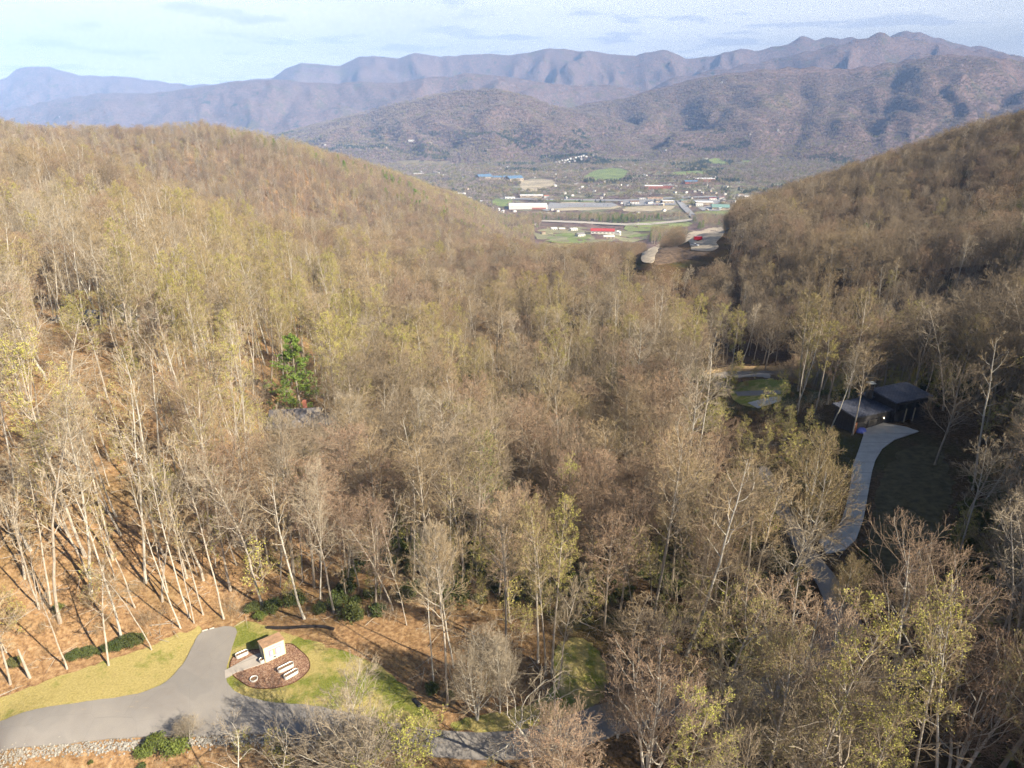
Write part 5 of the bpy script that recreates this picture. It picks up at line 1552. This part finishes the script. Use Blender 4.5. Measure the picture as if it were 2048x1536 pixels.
# ------------------------------------------------------------ the town in the valley
def town(px, py, wpx, d_, h_, roofm, wallm, label, rz_=0, flat=True, name='building', cat='building', wins=3, group=None, rise=.3):
    p = at(px, py); Z = proj(*p)[2]; w_ = wpx/FPX*Z
    return gable(name, label, cat, p, w_, d_, h_, rz_, roofm, wallm, rise, group, flat, wins)
ts = town(1056, 416, 76, 62, 11, R_WHITE, W_WHITE, 'largest white flat-roofed store beside the grey parking lot', wins=0)
MB().box((35, -31.3, 3), (45, .8, 5)).obj('brick_front', W_BRICK, ts)
town(1063, 394, 46, 30, 7, R_WHITE, W_TAN, 'long white-roofed shop row behind the largest white store')
town(1093, 395, 10, 18, 7, plain('orange_roof', (.75, .22, .1)), W_WHITE, 'small shop with an orange-red roof at the end of the white shop row')
town(1020, 398, 20, 20, 6, R_WHITE, W_WHITE, 'white shed-like building left of the long shop row')
town(968, 358, 28, 60, 12, R_BLUE, W_TAN, 'left large hall with a blue roof', .35, False, wins=5)
town(996, 358, 30, 34, 9, R_BLUE, W_TAN, 'lower middle hall with a blue roof joining two larger halls', .1, False, wins=5)
town(1028, 361, 30, 60, 12, R_BLUE, W_TAN, 'right large hall with a blue roof beside a bare tan field', .4, False, wins=5)
town(838, 350, 20, 20, 8, R_WHITE, W_TAN, 'long white-roofed building left of the pale cluster near the left hill')
town(893, 353, 16, 20, 7, R_WHITE, W_TAN, 'white building standing left of the blue-roofed halls')
town(911, 391, 34, 26, 8, R_WHITE, W_WHITE, 'low long white building at the foot of the left ridge')
town(878, 383, 20, 18, 6, R_WHITE, W_TAN, 'pale building uphill from the low long white one')
town(968, 405, 16, 16, 6, R_WHITE, W_WHITE, 'small white building left of the largest store')
town(1307, 378, 36, 34, 13, R_WHITE, W_BRICK, 'long red-brick school block with a pale roof', -.1, wins=9)
town(1337, 376, 24, 40, 11, R_GREY, W_BRICK, 'grey-roofed brick block beside the long school block', -.2, wins=5)
town(1382, 367, 27, 30, 9, R_BLUE, W_BRICK, 'blue-roofed brick building in the right of the town', 0, False, wins=5)
town(1373, 375, 14, 18, 7, R_BROWN, W_TAN, 'small tan building in front of the blue-roofed brick one')
town(1408, 362, 38, 50, 11, R_WHITE, W_BRICK, 'highest-standing brick building with a stepped white roof', .1, wins=8)
tg = town(1205, 467, 46, 22, 7, R_RED, W_WHITE, 'long low building with a bright red roof', -.12, False, wins=6, rise=.4)
town(1234, 470, 10, 16, 7, R_WHITE, W_WHITE, 'white-gabled building at the right end of the red-roofed one', 1.2, False)
town(1218, 477, 22, 14, 5, R_WHITE, W_TAN, 'low pale shed row in front of the red-roofed building', -.1)
town(1160, 473, 16, 16, 6, R_GREY, W_WHITE, 'grey-roofed white house left of the red-roofed building', .4, False)
town(1108, 460, 12, 14, 5, R_WHITE, W_WHITE, 'leftmost white trailer home beyond the green meadow', .1, cat='trailer home')
town(1124, 461, 12, 14, 5, R_WHITE, W_TAN, 'middle white trailer home beyond the green meadow', -.05, cat='trailer home')
town(1147, 461, 14, 12, 5, R_WHITE, W_WHITE, 'right white trailer home beyond the green meadow', .3, cat='trailer home')
town(1086, 468, 8, 10, 5, R_BROWN, W_TAN, 'small brown-roofed house left of the green meadow', .3, False)
town(1070, 450, 8, 10, 5, R_GREY, W_WHITE, 'small white house in the trees above the green meadow', .3, False)
town(1268, 407, 18, 20, 7, R_BROWN, W_WHITE, 'brown-roofed restaurant at the left end of the shop strip', .1, False)
town(1298, 407, 12, 18, 7, R_DARK, W_WHITE, 'dark-roofed white shop in the middle of the strip', .5, False)
town(1315, 405, 12, 18, 7, R_DARK, W_TAN, 'dark-roofed tan shop right of the dark-roofed white shop', .2, False)
town(1335, 406, 22, 22, 8, R_WHITE, W_TAN, 'pale shop with a dark front at the right end of the strip')
town(1310, 399, 30, 14, 6, plain('rust_roof', (.5, .25, .16)), W_TAN, 'long low rust-roofed building behind the shop strip')
town(1284, 399, 12, 14, 6, R_GREY, W_WHITE, 'grey-roofed shop behind the brown-roofed restaurant')
town(1368, 404, 14, 24, 7, R_GREEN, W_TAN, 'green-grey roofed shop at the road junction')
town(1408, 409, 34, 34, 9, R_WHITE, W_TAN, 'wide white-roofed supermarket right of the junction', -.1)
town(1398, 412, 14, 14, 7, R_WHITE, W_WHITE, 'white annex in front of the wide supermarket')
town(1425, 400, 14, 12, 7, R_RED, W_WHITE, 'left small red-roofed diner behind the supermarket')
town(1443, 398, 12, 12, 7, R_RED, W_WHITE, 'right small red-roofed diner behind the supermarket')
town(1447, 405, 12, 14, 6, R_DARK, W_TAN, 'dark-roofed tan shop right of the supermarket')
town(1440, 418, 34, 40, 8, R_GREEN, W_TAN, 'large building with a hipped sea-green roof near the right hill', -.15, False, rise=.35)
town(1480, 392, 14, 14, 6, R_BROWN, W_WHITE, 'brown-roofed white house under the right hill', .4, False)
town(1493, 396, 10, 12, 6, R_WHITE, W_TAN, 'pale house nearest the right hill', .2, False)
town(1240, 334, 12, 12, 6, R_GREY, W_WHITE, 'white farmhouse at the top of the green pasture', .3, False)
town(1410, 318, 10, 12, 6, R_GREY, W_WHITE, 'white farmhouse beside the small far pasture', .3, False)
town(825, 282, 16, 14, 6, R_WHITE, W_WHITE, 'long white building on the pale clearing below the first mountain', .1)
for i, (px, py) in enumerate([(1112,326),(1118,325),(1124,323),(1130,322),(1135,321),(1141,319),(1146,320),(1151,317),(1157,316),(1162,314),(1167,313),(1172,315),(1150,323),(1138,326),(1128,328),(1186,312),(1193,311),(1163,320)]):
    town(px, py, 4.2, 11, 7, R_WHITE if i % 3 else R_GREY, W_WHITE, 'white house in the tight row climbing the far slope', .5+.2*math.sin(i), False, 'house', 'house', 1, 'white houses of the row on the far slope')
k = 0; g = np.random.default_rng(12)
SP_ = [(735,280),(742,286),(760,292),(772,296),(700,296),(682,300),(752,298),(1265,357),(1290,360),(870,345),(900,347),(925,352),(940,345),(1060,345),(1090,338),(1110,350),(1130,355),(1000,338),(990,345),(1018,340),(1290,340),(1310,338),(1325,342),
       (1345,335),(1270,330),(1350,325),(1375,328),(1390,338),(1263,302),(1320,299),(1331,301),(1180,372),(1195,370),(1215,376),(1240,378),(1255,372),(1160,378),(1262,388),(1280,387),(1300,389),(1320,388),(1350,386),(1372,386),
       (1390,384),(1405,388),(1420,383),(1345,378),(1450,390),(1465,396),(860,376),(845,382),(935,405),(940,398),(1130,388),(1145,392),(1098,430),(1020,430),(1005,425),(1190,388),(1207,391),(1556,262),(1560,268),(1578,265),(1500,270),(1444,165),(1568,188),(120,234),(1460,312),(1435,330),(650,290),(1180,330),(1208,328)]
while len(SP_) < 175:
    a, b = 840+650*g.random(), 334+100*g.random()**1.2
    if b > 425 and a < 1180: continue
    q = hit(a, b)
    if q[2] < -240 and not any(inside(P_, np.array([q[0]]), np.array([q[1]]))[0] for P_ in FIELDS): SP_.append((a, b))
TLM = [(1056,413,'the largest white store'),(1205,466,'the long red-roofed building'),(996,356,'the blue-roofed halls'),(1307,374,'the brick school block'),(1408,360,'the highest brick building'),(1210,350,'the green pasture'),
 (1145,320,'the row of white houses'),(1408,407,'the wide supermarket'),(1440,418,'the sea-green roof'),(1300,405,'the shop strip'),(911,391,'the low long white building'),(1075,370,'the bare tan field'),(1170,413,'the big grey lot'),
 (1063,392,'the white shop row'),(838,350,'the pale building by the left hill'),(1430,322,'the small far pasture'),(1480,392,'the foot of the right hill'),(825,284,'the pale clearing'),(740,288,'the gap behind the left ridge'),(1560,266,'the far right slope'),(120,230,'the far left slope'),(1360,420,'the slanting road')]
def tplace(u, v):
    d_, (a, b, nm) = min(((math.hypot(u-q[0], (v-q[1])*2), q) for q in TLM), key=lambda t: t[0])
    dx_, dy_ = u-a, (v-b)*2
    hx = 'right of' if dx_ > 0 else 'left of'; vy = 'in front of' if dy_ > 0 else 'behind'
    k_ = abs(dx_)/(abs(dy_)+1e-6)
    if d_ < 14: return 'beside '+nm
    return ('' if d_ < 34 else 'well ')+(hx if k_ > 1 else vy)+' '+nm
HR = [R_WHITE, R_GREY, R_BROWN, R_DARK, R_GREY]; HW = [W_WHITE, W_TAN, W_WHITE, W_WHITE]
protos = {}
for px, py in SP_:
    a, b = HR[int(g.integers(5))], HW[int(g.integers(4))]
    col = {R_WHITE: 'white', R_GREY: 'grey', R_BROWN: 'brown', R_DARK: 'dark'}[a]
    wc = 'white' if b is W_WHITE else 'tan'
    up = py < 345
    town(px, py, 5 if py > 330 else 3.6, 10, 6, a, b, 'tiny %s house, %s roof, %s' % (wc, col, tplace(px, py)), g.random()*3, False, 'house', 'house', 1,
         '%s houses with %s roofs %s' % (wc, col, tplace(px, py)))
# billboards by the highway
for px, py, l in ((1184, 449, 'left black billboard on a pole beside the valley highway'), (1276, 450, 'right black billboard on a pole beside the valley highway')):
    t = thing('billboard', l, 'billboard', at(px, py), .2)
    MB().cyl((0, 0, -1), (0, 0, 9), .45).obj('pole', M_GALV, t); MB().box((0, 0, 12.5), (9 if px < 1200 else 5, .8, 6.5)).obj('board', M_DARKF, t)
# cars in the town lots
protoc = None; cols = [(.7, .7, .72), (.05, .05, .06), (.5, .05, .05), (.1, .18, .4), (.8, .8, .8)]
CP_ = {}
for i in range(44):
    px = 1250+98*g.random() if i < 26 else (1388+50*g.random() if i < 34 else 1095+130*g.random()); py = 409+1.6*g.random() if i < 34 else 410+2*g.random()
    k = i % 5; cn = ['silver', 'black', 'red', 'blue', 'white'][k]
    where = 'before the shop strip' if i < 26 else ('before the supermarket' if i < 34 else 'on the big grey lot')
    p = at(px, py, 1.3); lab = 'tiny %s car parked in the valley %s' % (cn, where); gr = '%s cars parked %s' % (cn, where)
    if k not in CP_: CP_[k] = car(lab, p, g.random()*3, cols[k], group=gr, full=False)
    else:
        r = CP_[k].copy(); COL.objects.link(r); r.location = p; r.rotation_euler.z = g.random()*3; r['label'] = lab; r['group'] = gr
        for chd in CP_[k].children:
            q = chd.copy(); COL.objects.link(q); q.parent = r
# ------------------------------------------------------------ air
hz = bpy.data.materials.new('haze'); hz.use_nodes = True
n = hz.node_tree
for q in list(n.nodes):
    if q.type == 'BSDF_PRINCIPLED': n.nodes.remove(q)
out = [q for q in n.nodes if q.type == 'OUTPUT_MATERIAL'][0]
pv = n.nodes.new('ShaderNodeVolumePrincipled')
pv.inputs['Color'].default_value = (.34, .54, 1.0, 1)
pv.inputs['Density'].default_value = 0.8e-4
pv.inputs['Anisotropy'].default_value = -0.35
n.links.new(pv.outputs[0], out.inputs['Volume'])
tag(MB().box((0, 5300, 365), (23400, 17000, 1300)).obj('haze', hz), kind='stuff')
